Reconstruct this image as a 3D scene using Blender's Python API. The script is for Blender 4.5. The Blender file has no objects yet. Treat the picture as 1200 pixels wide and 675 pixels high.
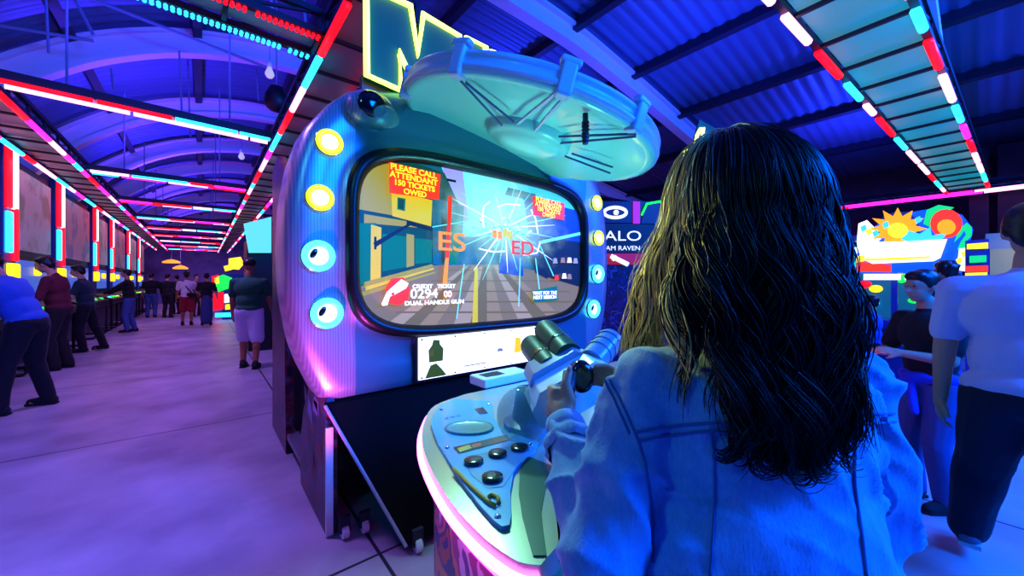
import bpy, bmesh, math, random
from mathutils import Vector, Matrix, Euler, noise
random.seed(7)
COL = bpy.context.scene.collection
PI = math.pi
# ------------------------------------------------------------------ camera geometry of the hall (metres; Y runs down the aisle, X across it)
F, HY, CX, CH = 445.0, 331.0, 600.0, 1.4
YAW = math.atan(363 / F)
S_, C_ = math.sin(YAW), math.cos(YAW)

def R(px, py, x=None, y=None, z=None, D=None):
    t = (px - CX) / F
    d = (S_ + t * C_, C_ - t * S_, (HY - py) / F)
    k = D
    if x is not None: k = x / d[0]
    if y is not None: k = y / d[1]
    if z is not None: k = (z - CH) / d[2]
    return Vector((k * d[0], k * d[1], CH + k * d[2]))

def lin(c):
    c = c / 255.0
    return c / 12.92 if c <= 0.04045 else ((c + 0.055) / 1.055) ** 2.4

def rgb(r, g, b):
    return (lin(r), lin(g), lin(b), 1.0)

# ------------------------------------------------------------------ materials
def mat(name, col, rough=0.5, metal=0.0, emit=None, es=0.0, bump=None, var=None, trans=0.0, coat=0.0, alpha=1.0, spec=0.5, ior=1.45, sheen=0.0):
    m = bpy.data.materials.new(name); m.use_nodes = True
    nt = m.node_tree; b = nt.nodes['Principled BSDF']
    b.inputs['Base Color'].default_value = col
    b.inputs['Roughness'].default_value = rough
    b.inputs['Metallic'].default_value = metal
    b.inputs['Transmission Weight'].default_value = trans
    b.inputs['Coat Weight'].default_value = coat
    b.inputs['Coat Roughness'].default_value = 0.08
    b.inputs['Alpha'].default_value = alpha
    b.inputs['Specular IOR Level'].default_value = spec
    b.inputs['IOR'].default_value = ior
    b.inputs['Sheen Weight'].default_value = sheen
    if emit:
        b.inputs['Emission Color'].default_value = emit
        b.inputs['Emission Strength'].default_value = es
    if bump or var:
        tc = nt.nodes.new('ShaderNodeTexCoord')
        mp = nt.nodes.new('ShaderNodeMapping')
        nt.links.new(tc.outputs['Object'], mp.inputs['Vector'])
    if bump:
        sc, st = bump[0], bump[1]
        if len(bump) > 2: mp.inputs['Scale'].default_value = bump[2]
        n = nt.nodes.new('ShaderNodeTexNoise'); n.inputs['Scale'].default_value = sc; n.inputs['Detail'].default_value = 4
        nt.links.new(mp.outputs['Vector'], n.inputs['Vector'])
        bp = nt.nodes.new('ShaderNodeBump'); bp.inputs['Strength'].default_value = st; bp.inputs['Distance'].default_value = 0.01
        nt.links.new(n.outputs['Fac'], bp.inputs['Height']); nt.links.new(bp.outputs['Normal'], b.inputs['Normal'])
    if var:
        sc, c2 = var[0], var[1]
        n = nt.nodes.new('ShaderNodeTexNoise'); n.inputs['Scale'].default_value = sc; n.inputs['Detail'].default_value = 5
        nt.links.new(mp.outputs['Vector'], n.inputs['Vector'])
        r = nt.nodes.new('ShaderNodeValToRGB')
        r.color_ramp.elements[0].position = var[2] if len(var) > 2 else 0.35
        r.color_ramp.elements[1].position = var[3] if len(var) > 3 else 0.65
        r.color_ramp.elements[0].color = col; r.color_ramp.elements[1].color = c2
        nt.links.new(n.outputs['Fac'], r.inputs['Fac']); nt.links.new(r.outputs['Color'], b.inputs['Base Color'])
    return m

def glow(name, r, g, b, s):
    c = rgb(r, g, b)
    return mat(name, (c[0] * .5, c[1] * .5, c[2] * .5, 1), 0.4, emit=c, es=s)

M = {}
def mm(key, *a, **k):
    M[key] = mat(key, *a, **k); return M[key]

# ------------------------------------------------------------------ mesh builder
def frame_of(d):
    d = Vector(d).normalized()
    a = Vector((0, 0, 1)) if abs(d.z) < 0.9 else Vector((1, 0, 0))
    u = d.cross(a).normalized(); v = u.cross(d).normalized()
    return u, v, d

class MB:
    def __init__(s): s.v = []; s.f = []; s.mi = []
    def add(s, vs, fs, mi=0):
        o = len(s.v); s.v += [tuple(v) for v in vs]
        for f in fs: s.f.append(tuple(o + i for i in f)); s.mi.append(mi)
        return s
    def box(s, c, size, rot=None, mi=0):
        hx, hy, hz = size[0] / 2, size[1] / 2, size[2] / 2
        vs = [Vector((x, y, z)) for x in (-hx, hx) for y in (-hy, hy) for z in (-hz, hz)]
        if rot is not None: vs = [rot @ v for v in vs]
        c = Vector(c)
        return s.add([v + c for v in vs], [(0, 1, 3, 2), (4, 6, 7, 5), (0, 4, 5, 1), (2, 3, 7, 6), (0, 2, 6, 4), (1, 5, 7, 3)], mi)
    def bx(s, x0, x1, y0, y1, z0, z1, mi=0):
        return s.box(((x0 + x1) / 2, (y0 + y1) / 2, (z0 + z1) / 2), (x1 - x0, y1 - y0, z1 - z0), None, mi)
    def beam(s, p0, p1, w, h, mi=0):
        p0, p1 = Vector(p0), Vector(p1); u, v, d = frame_of(p1 - p0)
        return s.box((p0 + p1) / 2, (w, h, (p1 - p0).length), Matrix((u, v, d)).transposed(), mi)
    def tube(s, pts, r, n=8, closed=False, mi=0, caps=True):
        pts = [Vector(p) for p in pts]; k = len(pts)
        rs = r if isinstance(r, (list, tuple)) else [r] * k
        vs = []; u = None
        for i, p in enumerate(pts):
            if closed: d = pts[(i + 1) % k] - pts[i - 1]
            else: d = pts[min(i + 1, k - 1)] - pts[max(i - 1, 0)]
            if d.length < 1e-9: d = Vector((0, 0, 1))
            d.normalize()
            if u is None: u = frame_of(d)[0]
            else:
                u = u - d * u.dot(d)
                u = u.normalized() if u.length > 1e-6 else frame_of(d)[0]
            w = d.cross(u)
            for j in range(n):
                a = 2 * PI * j / n
                vs.append(p + (u * math.cos(a) + w * math.sin(a)) * rs[i])
        fs = []
        for i in range(k if closed else k - 1):
            i2 = (i + 1) % k
            for j in range(n):
                j2 = (j + 1) % n
                fs.append((i * n + j, i * n + j2, i2 * n + j2, i2 * n + j))
        if caps and not closed:
            fs.append(tuple(range(n))[::-1]); fs.append(tuple((k - 1) * n + j for j in range(n)))
        return s.add(vs, fs, mi)
    def cyl(s, p0, p1, r0, r1=None, n=16, mi=0):
        return s.tube([p0, p1], [r0, r0 if r1 is None else r1], n, mi=mi)
    def prism(s, poly, vec, mi=0, mi2=None):
        poly = [Vector(p) for p in poly]; vec = Vector(vec); k = len(poly)
        vs = poly + [p + vec for p in poly]
        s.add(vs, [tuple(range(k))[::-1], tuple(range(k, 2 * k))], mi)
        return s.add(vs, [(i, (i + 1) % k, k + (i + 1) % k, k + i) for i in range(k)], mi if mi2 is None else mi2)
    def poly(s, pts, mi=0): return s.add(pts, [tuple(range(len(pts)))], mi)
    def ell(s, c, r, n=16, rot=None, mi=0):
        c = Vector(c); r = (r, r, r) if not isinstance(r, (tuple, list)) else r
        m = max(6, n // 2); vs = [Vector((0, 0, r[2]))]; fs = []
        for i in range(1, m):
            t = PI * i / m
            for j in range(n):
                a = 2 * PI * j / n
                vs.append(Vector((r[0] * math.sin(t) * math.cos(a), r[1] * math.sin(t) * math.sin(a), r[2] * math.cos(t))))
        vs.append(Vector((0, 0, -r[2])))
        for j in range(n): fs.append((0, 1 + j, 1 + (j + 1) % n))
        for i in range(m - 2):
            for j in range(n):
                a = 1 + i * n + j; b = 1 + i * n + (j + 1) % n
                fs.append((a, a + n, b + n, b))
        e = len(vs) - 1; q = 1 + (m - 2) * n
        for j in range(n): fs.append((q + j, e, q + (j + 1) % n))
        if rot is not None: vs = [rot @ v for v in vs]
        return s.add([v + c for v in vs], fs, mi)
    def cap(s, p0, r0, p1, r1, n=12):
        # tapered capsule (closed), used as raw volume for the remeshed bodies
        p0, p1 = Vector(p0), Vector(p1); d = p1 - p0; L = d.length
        if L < 1e-6: return s.ell(p0, max(r0, r1), n)
        d /= L; pts = []; rs = []
        for a in (80, 55, 28): pts.append(p0 - d * r0 * math.sin(math.radians(a))); rs.append(r0 * math.cos(math.radians(a)))
        pts.append(p0); rs.append(r0); pts.append(p1); rs.append(r1)
        for a in (28, 55, 80): pts.append(p1 + d * r1 * math.sin(math.radians(a))); rs.append(r1 * math.cos(math.radians(a)))
        return s.tube(pts, rs, n)
    def lathe(s, prof, c=(0, 0, 0), rot=None, n=32, mi=0, closed=False):
        c = Vector(c); vs = []; k = len(prof)
        for r, z in prof:
            for j in range(n):
                a = 2 * PI * j / n; v = Vector((r * math.cos(a), r * math.sin(a), z))
                vs.append((rot @ v if rot is not None else v) + c)
        fs = [(i * n + j, i * n + (j + 1) % n, ((i + 1) % k) * n + (j + 1) % n, ((i + 1) % k) * n + j) for i in range(k if closed else k - 1) for j in range(n)]
        return s.add(vs, fs, mi)
    def rings(s, rings, mi=0, closed=True):
        n = len(rings[0]); vs = [p for r in rings for p in r]
        fs = [(i * n + j, i * n + (j + 1) % n, (i + 1) * n + (j + 1) % n, (i + 1) * n + j) for i in range(len(rings) - 1) for j in range(n if closed else n - 1)]
        return s.add(vs, fs, mi)
    def mesh(s, name, mats):
        me = bpy.data.meshes.new(name); me.from_pydata([tuple(v) for v in s.v], [], s.f)
        for m in (mats if isinstance(mats, (list, tuple)) else [mats]): me.materials.append(m)
        me.polygons.foreach_set('material_index', s.mi)
        return me
    def build(s, name, mats, parent=None, smooth=False, bevel=0.0, angle=None, fix=True):
        me = s.mesh(name, mats)
        if fix:
            b = bmesh.new(); b.from_mesh(me); bmesh.ops.recalc_face_normals(b, faces=b.faces); b.to_mesh(me); b.free()
        o = bpy.data.objects.new(name, me); COL.objects.link(o)
        if smooth: me.polygons.foreach_set('use_smooth', [True] * len(me.polygons))
        if smooth and angle:
            me.set_sharp_from_angle(angle=math.radians(angle))
        if bevel:
            md = o.modifiers.new('bevel', 'BEVEL'); md.width = bevel; md.segments = 2; md.limit_method = 'ANGLE'; md.angle_limit = math.radians(40)
        if parent: par(o, parent)
        return o

def W(o):
    return (W(o.parent) @ o.matrix_parent_inverse @ o.matrix_basis) if o.parent else o.matrix_basis.copy()
def par(o, p):
    o.parent = p; o.matrix_parent_inverse = W(p).inverted()
    return o
def tag(o, label=None, cat=None, group=None, kind=None):
    if label: o['label'] = label
    if cat: o['category'] = cat
    if group: o['group'] = group
    if kind: o['kind'] = kind
    return o
def thing(name, label, cat, loc=(0, 0, 0), group=None):
    o = bpy.data.objects.new(name, None); o.empty_display_size = 0.1; COL.objects.link(o); o.location = loc
    return tag(o, label, cat, group)
def struct(o): return tag(o, kind='structure')
def dup(root, loc, label=None, rotz=None):
    r = root.copy(); COL.objects.link(r); r.location = loc
    if rotz is not None: r.rotation_euler = (0, 0, rotz)
    if label: r['label'] = label
    for ch in root.children:
        c = ch.copy(); COL.objects.link(c); c.parent = r
        for g in ch.children:
            d = g.copy(); COL.objects.link(d); d.parent = c
    return r

def text(name, s, size, m, loc, xdir, updir, parent=None, extrude=0.001, align='CENTER', sx=1.0, bold=0.0):
    cu = bpy.data.curves.new(name, 'FONT'); cu.body = s; cu.size = size; cu.extrude = extrude; cu.align_x = align; cu.align_y = 'CENTER'; cu.offset = bold
    tmp = bpy.data.objects.new(name + '_tmp', cu); COL.objects.link(tmp)
    me = bpy.data.meshes.new_from_object(tmp.evaluated_get(bpy.context.evaluated_depsgraph_get()))
    bpy.data.objects.remove(tmp); bpy.data.curves.remove(cu)
    me.materials.clear(); me.materials.append(m); me.name = name
    x = Vector(xdir).normalized(); u = Vector(updir).normalized(); n = x.cross(u)
    me.transform(Matrix.Translation(loc) @ Matrix((x * sx, u, n)).transposed().to_4x4())
    o = bpy.data.objects.new(name, me); COL.objects.link(o)
    if parent: par(o, parent)
    return o

def remesh(mb, name, voxel, mats, parent=None, smooth_it=4, fac=0.5, disp=None):
    """fuse overlapping volumes into one continuous smooth skin"""
    tmp = bpy.data.objects.new(name + '_raw', mb.mesh(name + '_raw', mats)); COL.objects.link(tmp)
    md = tmp.modifiers.new('r', 'REMESH'); md.mode = 'VOXEL'; md.voxel_size = voxel; md.use_smooth_shade = True
    sm = tmp.modifiers.new('s', 'SMOOTH'); sm.factor = fac; sm.iterations = smooth_it
    me = bpy.data.meshes.new_from_object(tmp.evaluated_get(bpy.context.evaluated_depsgraph_get()))
    old = tmp.data; bpy.data.objects.remove(tmp); bpy.data.meshes.remove(old)
    me.name = name
    if disp:
        ns = [v.normal.copy() for v in me.vertices]
        for v, n in zip(me.vertices, ns): v.co += n * disp(v.co)
    me.materials.clear()
    for m in (mats if isinstance(mats, (list, tuple)) else [mats]): me.materials.append(m)
    me.polygons.foreach_set('use_smooth', [True] * len(me.polygons))
    o = bpy.data.objects.new(name, me); COL.objects.link(o)
    if parent: par(o, parent)
    return o
# ================================================================== materials used across the hall
mm('concrete', rgb(178, 172, 184), 0.42, bump=(9, 0.12), var=(1.6, rgb(120, 116, 130), 0.3, 0.75))
def floor_joints(m):
    nt = m.node_tree; b = nt.nodes['Principled BSDF']
    src = b.inputs['Base Color'].links[0].from_socket
    geo = nt.nodes.new('ShaderNodeNewGeometry'); sx = nt.nodes.new('ShaderNodeSeparateXYZ'); nt.links.new(geo.outputs['Position'], sx.inputs[0])
    outs = []
    for ax, off, per in (('X', 0.71, 2.9), ('Y', 1.95, 2.85)):
        a = nt.nodes.new('ShaderNodeMath'); a.operation = 'SUBTRACT'; a.inputs[1].default_value = off; nt.links.new(sx.outputs[ax], a.inputs[0])
        p = nt.nodes.new('ShaderNodeMath'); p.operation = 'PINGPONG'; p.inputs[1].default_value = per / 2; nt.links.new(a.outputs[0], p.inputs[0])
        l = nt.nodes.new('ShaderNodeMath'); l.operation = 'LESS_THAN'; l.inputs[1].default_value = 0.009; nt.links.new(p.outputs[0], l.inputs[0]); outs.append(l)
    mx = nt.nodes.new('ShaderNodeMath'); mx.operation = 'MAXIMUM'; nt.links.new(outs[0].outputs[0], mx.inputs[0]); nt.links.new(outs[1].outputs[0], mx.inputs[1])
    mix = nt.nodes.new('ShaderNodeMix'); mix.data_type = 'RGBA'; nt.links.new(mx.outputs[0], mix.inputs['Factor'])
    nt.links.new(src, mix.inputs[6]); mix.inputs[7].default_value = rgb(40, 36, 52); nt.links.new(mix.outputs[2], b.inputs['Base Color'])
floor_joints(M['concrete'])
mm('roof_sheet', rgb(84, 108, 150), 0.5, 0.3, bump=(20, 0.05))
mm('steel_dark', rgb(42, 42, 62), 0.5, 0.4)
mm('rib_paint', rgb(235, 200, 226), 0.45)
mm('wall_dark', rgb(46, 40, 62), 0.8, var=(3, rgb(58, 50, 78)))
mm('wire', rgb(120, 124, 160), 0.5)
mm('black', rgb(12, 12, 15), 0.45)
mm('black_gloss', rgb(8, 9, 12), 0.12, coat=0.6)
mm('truss_grey', rgb(160, 170, 170), 0.45, 0.3)
mm('white_plastic', rgb(225, 228, 230), 0.3)
mm('rubber', rgb(20, 20, 22), 0.7)
mm('chrome', rgb(200, 205, 210), 0.15, 1.0)
M['g_red'] = glow('red_tube', 255, 8, 22, 3.2)
M['g_white'] = glow('pink_white_tube', 255, 150, 205, 3.6)
M['g_pure'] = glow('white_tube', 255, 205, 235, 3.2)
M['g_cyan'] = glow('cyan_tube', 40, 200, 255, 3.0)
M['g_mag'] = glow('magenta_tube', 255, 30, 190, 3.4)
M['g_yellow'] = glow('yellow_lamp', 255, 205, 20, 2.0)
M['g_green'] = glow('green_button', 20, 255, 60, 2.4)
M['g_blue'] = glow('blue_light', 20, 90, 255, 1.6)
M['g_orange'] = glow('orange_lamp', 255, 130, 40, 2.2)
M['g_bulb'] = glow('white_bulb', 235, 225, 255, 0.5)

# ================================================================== setting: floor, roof, walls
o = struct(MB().bx(-3.2, 15.2, -7, 34.2, -0.12, 0).build('floor', M['concrete']))
ROOF = [(-3.0, 2.75), (-2.5, 3.45), (-2.0, 4.05), (-1.6, 4.42), (-1.05, 4.82), (-0.26, 5.2), (0.77, 5.45), (1.8, 5.5), (3.0, 5.5), (4.0, 5.48), (5.1, 5.42), (7.0, 5.15), (9.2, 4.78), (11.0, 4.5), (13.0, 4.25), (15.0, 4.1)]
def roof_z(x):
    for (x0, z0), (x1, z1) in zip(ROOF, ROOF[1:]):
        if x <= x1:
            t = (x - x0) / (x1 - x0); return z0 + (z1 - z0) * t
    return ROOF[-1][1]
def roof_pts(off, n=3):
    out = []
    k = len(ROOF)
    for i in range(k - 1):
        p0, p1, p2, p3 = [Vector(ROOF[max(0, min(k - 1, i + j))]) for j in (-1, 0, 1, 2)]
        for q in range(n):
            t = q / n
            p = 0.5 * ((2 * p1) + (p2 - p0) * t + (2 * p0 - 5 * p1 + 4 * p2 - p3) * t * t + (3 * p1 - p0 - 3 * p2 + p3) * t ** 3)
            out.append(p)
    out.append(Vector(ROOF[-1])); res = []
    for i, p in enumerate(out):
        d = out[min(i + 1, len(out) - 1)] - out[max(i - 1, 0)]; d.normalize()
        res.append(p + Vector((-d.y, d.x)) * off)
    return res
prof = roof_pts(0.42)
mb = MB(); rr = []
y = -5.0
while y < 34.2:
    ph = 0.022 * math.sin(2 * PI * y / 0.21)
    rr.append([Vector((p.x, y, p.y + ph)) for p in prof]); y += 0.0525
mb.rings(rr, closed=False)
o = struct(mb.build('ceiling', M['roof_sheet'], smooth=True)); so = o.modifiers.new('thick', 'SOLIDIFY'); so.thickness = 0.03; so.offset = 1
struct(MB().bx(-3.3, -3.0, -7, 34.2, 0, 3.3).build('wall_left', M['wall_dark']))
mm('wall_purple', rgb(120, 100, 150), .8, var=(2, rgb(96, 82, 130)))
struct(MB().bx(15.0, 15.3, -7, 34.2, 0, 4.6).build('wall_right', M['wall_dark']))
mb = MB(); p2 = roof_pts(0.4); mb.prism([Vector((-3.0, 34.0, 0))] + [Vector((p.x, 34.0, p.y)) for p in p2] + [Vector((15.0, 34.0, 0))], (0, 0.2, 0))
struct(mb.build('wall_far', M['wall_purple']))
# arched ribs: web + lower flange
RIBY = [0.55, 4.35, 8.3, 11.3, 14.4, 17.2, 20.2, 23.4, 26.6, 30.0]
for i, ry in enumerate(RIBY):
    lo, hi = roof_pts(0.0, 4), roof_pts(0.30, 4)
    mb = MB()
    w = 0.022
    mb.rings([[Vector((p.x, ry - w, p.y)) for p in lo], [Vector((p.x, ry - w, p.y)) for p in hi], [Vector((p.x, ry + w, p.y)) for p in hi], [Vector((p.x, ry + w, p.y)) for p in lo]], closed=False)
    lo2, lo3 = roof_pts(-0.05, 4), roof_pts(0.02, 4)
    w = 0.10
    r4 = [[Vector((p.x, ry - w, p.y)) for p in lo2], [Vector((p.x, ry - w, p.y)) for p in lo3], [Vector((p.x, ry + w, p.y)) for p in lo3], [Vector((p.x, ry + w, p.y)) for p in lo2]]
    mb.rings(r4 + [r4[0]], closed=False)
    hi2, hi3 = roof_pts(0.28, 4), roof_pts(0.33, 4)
    r4 = [[Vector((p.x, ry - w, p.y)) for p in hi2], [Vector((p.x, ry - w, p.y)) for p in hi3], [Vector((p.x, ry + w, p.y)) for p in hi3], [Vector((p.x, ry + w, p.y)) for p in hi2]]
    mb.rings(r4 + [r4[0]], closed=False)
    struct(mb.build('trim_rib_%d' % (i + 1), M['rib_paint']))
for i, px in enumerate([-2.3, -1.3, 0.0, 1.5, 3.2, 4.9, 6.6, 8.4, 10.2, 12.2]):
    z = roof_z(px) + 0.34
    sl = math.atan((roof_z(px + .1) - roof_z(px - .1)) / .2)
    struct(MB().box((px - .36 * math.sin(sl) * .9, 14.5, z - .02), (0.12, 39, 0.16), Matrix.Rotation(-sl, 3, 'Y')).build('trim_purlin_%d' % (i + 1), M['steel_dark']))
for i, (a, b, z_) in enumerate((((962, 0), (1092, 203), 3.72), ((1086, -20), (1106, 104), 4.1))):
    p, q = R(*a, z=z_), R(*b, z=z_); d_ = (q - p).normalized()
    struct(MB().beam(p - d_ * 3, q, .09, .16).build('trim_beam_%d' % (i + 1), M['rib_paint']))
# bracing rods in the roof
mb = MB()
for (a, b) in [((110, 0), (320, 82), ), ((0, 30), (110, 48)), ((88, 0), (110, 42)), ]:
    mb.tube([R(*a, y=7.6), R(*b, y=7.6)], 0.022, 6)
for (px_, a, b, yy) in [(54, 0, 62, 7.0), (210, 60, 130, 7.4), (220, 70, 160, 9), (130, 80, 105, 8.2), (300, 78, 118, 9.0), (318, 0, 20, 5.0), (356, 0, 40, 4.6), (396, 0, 30, 4.2)]:
    mb.tube([R(px_, a, y=yy), R(px_ + 3, b, y=yy)], 0.014, 6)
struct(mb.build('trim_bracing', M['wire']))

# ================================================================== hanging bulbs
def bulb(px_, py_, D, label, s=1.0):
    p = R(px_, py_, D=D); t = thing('hanging_bulb', label, 'lamp', p, 'bare bulbs under the arched roof')
    zt = min(roof_z(p.x) + 0.2, p.z + 0.6)
    MB().tube([p + Vector((0, 0, 0.05)), Vector((p.x, p.y, zt))], 0.006, 6).build('cord', M['wire'], t)
    MB().lathe([(0.001, .12 * s), (.03 * s, .118 * s), (.032 * s, .06 * s), (.024 * s, .05 * s)], p, n=12).build('socket', M['white_plastic'], t, smooth=True)
    MB().lathe([(.022 * s, .055 * s), (.03 * s, .03 * s), (.05 * s, -.02 * s), (.05 * s, -.045 * s), (.03 * s, -.075 * s), (.001, -.085 * s)], p, n=16).build('glass_bulb', M['g_bulb'], t, smooth=True)
bulb(316, 84, 5.2, 'bare white bulb hanging below the nearest left arch', 1.1)
bulb(283, 182, 8.0, 'small bare bulb hanging above the middle of the aisle', 1.1)
bulb(995, 73, 5.2, 'bare bulb on the edge of the overhead beam right of the hair', 1.0)
bulb(1059, 156, 7.2, 'bare bulb low on the beam near the right truss corner', 1.0)

sp_ = R(324, 117, D=5.6); t = thing('hanging_speaker', 'round black speaker hanging under the roof near the truss corner', 'speaker', sp_)
MB().lathe([(.001, .20), (.09, .18), (.15, .05), (.16, -.06), (.13, -.12)], sp_, n=24).build('shell', M['black'], t, smooth=True)
MB().lathe([(.13, -.12), (.10, -.15), (.001, -.16)], sp_, n=24).build('grille', M['steel_dark'], t, smooth=True)
MB().tube([sp_ + Vector((0, 0, .19)), Vector((sp_.x, sp_.y, roof_z(sp_.x) + .1))], .01, 6).build('rod', M['wire'], t)
# ================================================================== LED trusses
def led_truss(label, p0, p1, width=0.5, height=0.16, seg=0.8, start=0, dots=False, cols=None, frame='truss_grey', gap=0.08, rails=None, slim=False):
    p0, p1 = Vector(p0), Vector(p1); d = (p1 - p0); L = d.length; d.normalize(); n = Vector((-d.y, d.x, 0)); up = Vector((0, 0, 1))
    t = thing('led_truss', label, 'light truss', p0, 'overhead trusses with coloured light tubes')
    mb = MB(); hw = width / 2
    if slim: mb.box((p0 + p1) / 2 + up * .03, (width * .8, L, .09), Matrix((n, d, up)).transposed())
    for s in () if slim else (-1, 1):
        mb.beam(p0 + n * s * hw, p1 + n * s * hw, 0.05, 0.05)
        mb.beam(p0 + n * s * hw + up * height, p1 + n * s * hw + up * height, 0.05, 0.05)
    k = max(2, int(L / 0.6)); 
    for i in () if slim else range(k + 1):
        q = p0 + d * (L * i / k)
        mb.beam(q - n * hw, q + n * hw, 0.03, 0.03)
        for s in (-1, 1):
            mb.beam(q + n * s * hw, q + n * s * hw + up * height, 0.03, 0.03)
            if i < k:
                q2 = p0 + d * (L * (i + 1) / k); mb.beam(q + n * s * hw, q2 + n * s * hw + up * height, 0.02, 0.02)
    mb.build('frame', M['steel_dark'], t)
    if slim:
        for f_ in (.2, .8):
            q = p0 + d * L * f_; MB().tube([q + up * .07, Vector((q.x, q.y, roof_z(q.x) + .1))], .012, 6).build('hanger', M['wire'], t)
    mb = MB(); c = (p0 + p1) / 2 + up * (-.018 if slim else 0.04); rot = Matrix((n, d, up)).transposed()
    mb.box(c, (width * .6 if slim else width - 0.06, L, 0.012), rot).build('soffit_panel', M[frame], t)
    cols = cols or [['g_cyan', 'g_white', 'g_red', 'g_cyan', 'g_white', 'g_mag', 'g_red'], ['g_white', 'g_red', 'g_cyan', 'g_white', 'g_red', 'g_cyan', 'g_mag']]
    rnd = random.Random(start)
    for e, s in enumerate(rails or (-1, 1)):
        a = 0.05; i = start
        while a < L - 0.1:
            ln = seg * rnd.choice((0.55, 0.8, 1, 1, 1.3)); b = min(a + ln, L - 0.03)
            q0 = p0 + d * a + n * s * hw - up * 0.045; q1 = p0 + d * b + n * s * hw - up * 0.045
            m = M[cols[e][i % len(cols[e])]]; mb = MB()
            if dots:
                kk = int((b - a) / 0.036)
                for j in range(kk + 1):
                    for w in (-1, 1):
                        mb.ell(q0 + (q1 - q0) * (j / max(1, kk)) + n * w * 0.018, 0.0135, 6)
            else: mb.tube([q0, q1], 0.032 if width > .4 else .024, 8)
            mb.build('light_tube', m, t, smooth=True)
            a = b + gap; i += 1
    return t
Z = 3.4
led_truss('light truss running down the aisle just left of the big cabinet top', (1.04, 2.75, Z), (1.04, 31, Z), 0.5, start=1, seg=0.75)
led_truss('light truss above the left row of tall cabinets', (-1.88, 4.2, Z), (-1.88, 31, Z), 0.5, start=4, cols=[['g_mag', 'g_red', 'g_mag', 'g_white', 'g_mag', 'g_cyan'], ['g_cyan', 'g_white', 'g_mag', 'g_cyan', 'g_red', 'g_white']])
led_truss('short cross truss with dotted red and cyan rows at the top left', (-1.7, 3.42, Z), (0.74, 3.5, Z), 0.34, start=0, seg=0.9, dots=True, cols=[['g_red'], ['g_mag', 'g_cyan', 'g_cyan', 'g_cyan', 'g_cyan', 'g_cyan']])
led_truss('long cross truss with cyan and red tubes over the near aisle', (-1.57, 6.05, Z), (0.74, 6.2, Z), 0.15, slim=True, start=2, seg=1.1, cols=[['g_cyan', 'g_cyan', 'g_red', 'g_red'], ['g_white', 'g_cyan', 'g_white', 'g_white']], gap=0.03)
labs = ['second cross truss over the aisle beyond the nearest two', 'third cross truss over the aisle with red and white tubes', 'fourth cross truss far down the aisle', 'fifth cross truss far down the aisle', 'sixth cross truss deep in the hall', 'seventh cross truss deep in the hall', 'eighth cross truss deep in the hall', 'farthest cross truss near the dark end wall']
for i, yy in enumerate((9.9, 13.0, 16.0, 18.7, 21.4, 24.2, 27.0, 29.8)):
    led_truss(labs[i], (-1.57, yy, Z), (0.74, yy, Z), 0.15, slim=True, start=i * 3 + 1, seg=0.7 if i else 0.6, cols=[['g_red', 'g_white', 'g_cyan', 'g_red', 'g_mag'], ['g_white', 'g_cyan', 'g_mag', 'g_white', 'g_red']], gap=0.04)
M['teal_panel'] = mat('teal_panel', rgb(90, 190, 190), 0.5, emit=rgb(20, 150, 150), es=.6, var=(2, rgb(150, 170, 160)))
led_truss('wide teal light truss crossing the ceiling at upper right', (2.2, 0.66, Z), (12.7, 0.14, Z), 0.58, start=0, seg=0.62, frame='teal_panel', cols=[['g_white', 'g_white', 'g_cyan', 'g_red', 'g_white', 'g_cyan', 'g_mag', 'g_red'], ['g_white', 'g_white', 'g_red', 'g_cyan', 'g_white', 'g_red', 'g_cyan']], gap=0.25)
led_truss('light truss along the far right side of the hall', (12.95, -3.0, Z), (12.95, 12, Z), 0.3, start=5, seg=2.2, cols=[['g_mag', 'g_white', 'g_mag', 'g_red'], ['g_white', 'g_mag', 'g_mag']], gap=0.02)
led_truss('light truss crossing the hall behind the domed cabinet', (4.6, 6.3, Z), (12.7, 5.9, Z), 0.3, start=3, seg=1.0, cols=[['g_red', 'g_mag', 'g_white', 'g_red'], ['g_red', 'g_white', 'g_mag']], gap=0.04)

# ================================================================== left row of tall cabinets
mm('cab_art', rgb(190, 184, 186), 0.5, var=(1.3, rgb(96, 84, 100), 0.5, 0.6), emit=rgb(190, 170, 190), es=.16)  # faint glow added to the art panels so they look well lit
mm('cab_art2', rgb(190, 150, 160), 0.5, var=(1.6, rgb(80, 90, 150), 0.5, 0.58), emit=rgb(180, 140, 170), es=.14)  # same added glow on the second panel art
mm('cab_blue', rgb(30, 60, 150), 0.4)
mm('cab_grey', rgb(70, 70, 92), 0.5)
M['scr_dim'] = glow('dim_screen', 70, 110, 220, 0.7)
PIL = [6.9, 9.55, 12.2, 15.6, 18.1, 21.7, 25.0, 28.0]
where = ['tall tube-lit cabinet nearest the camera in the left row, beside the man in light blue', 'tall tube-lit cabinet in the left row with the man in maroon playing at it', 'tall tube-lit cabinet in the left row with the man in a teal tee at it', 'tall tube-lit cabinet fourth along the left row', 'tall tube-lit cabinet fifth along the left row, behind the man in black jacket', 'tall tube-lit cabinet sixth along the left row', 'tall tube-lit cabinet last in the left row']
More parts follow.
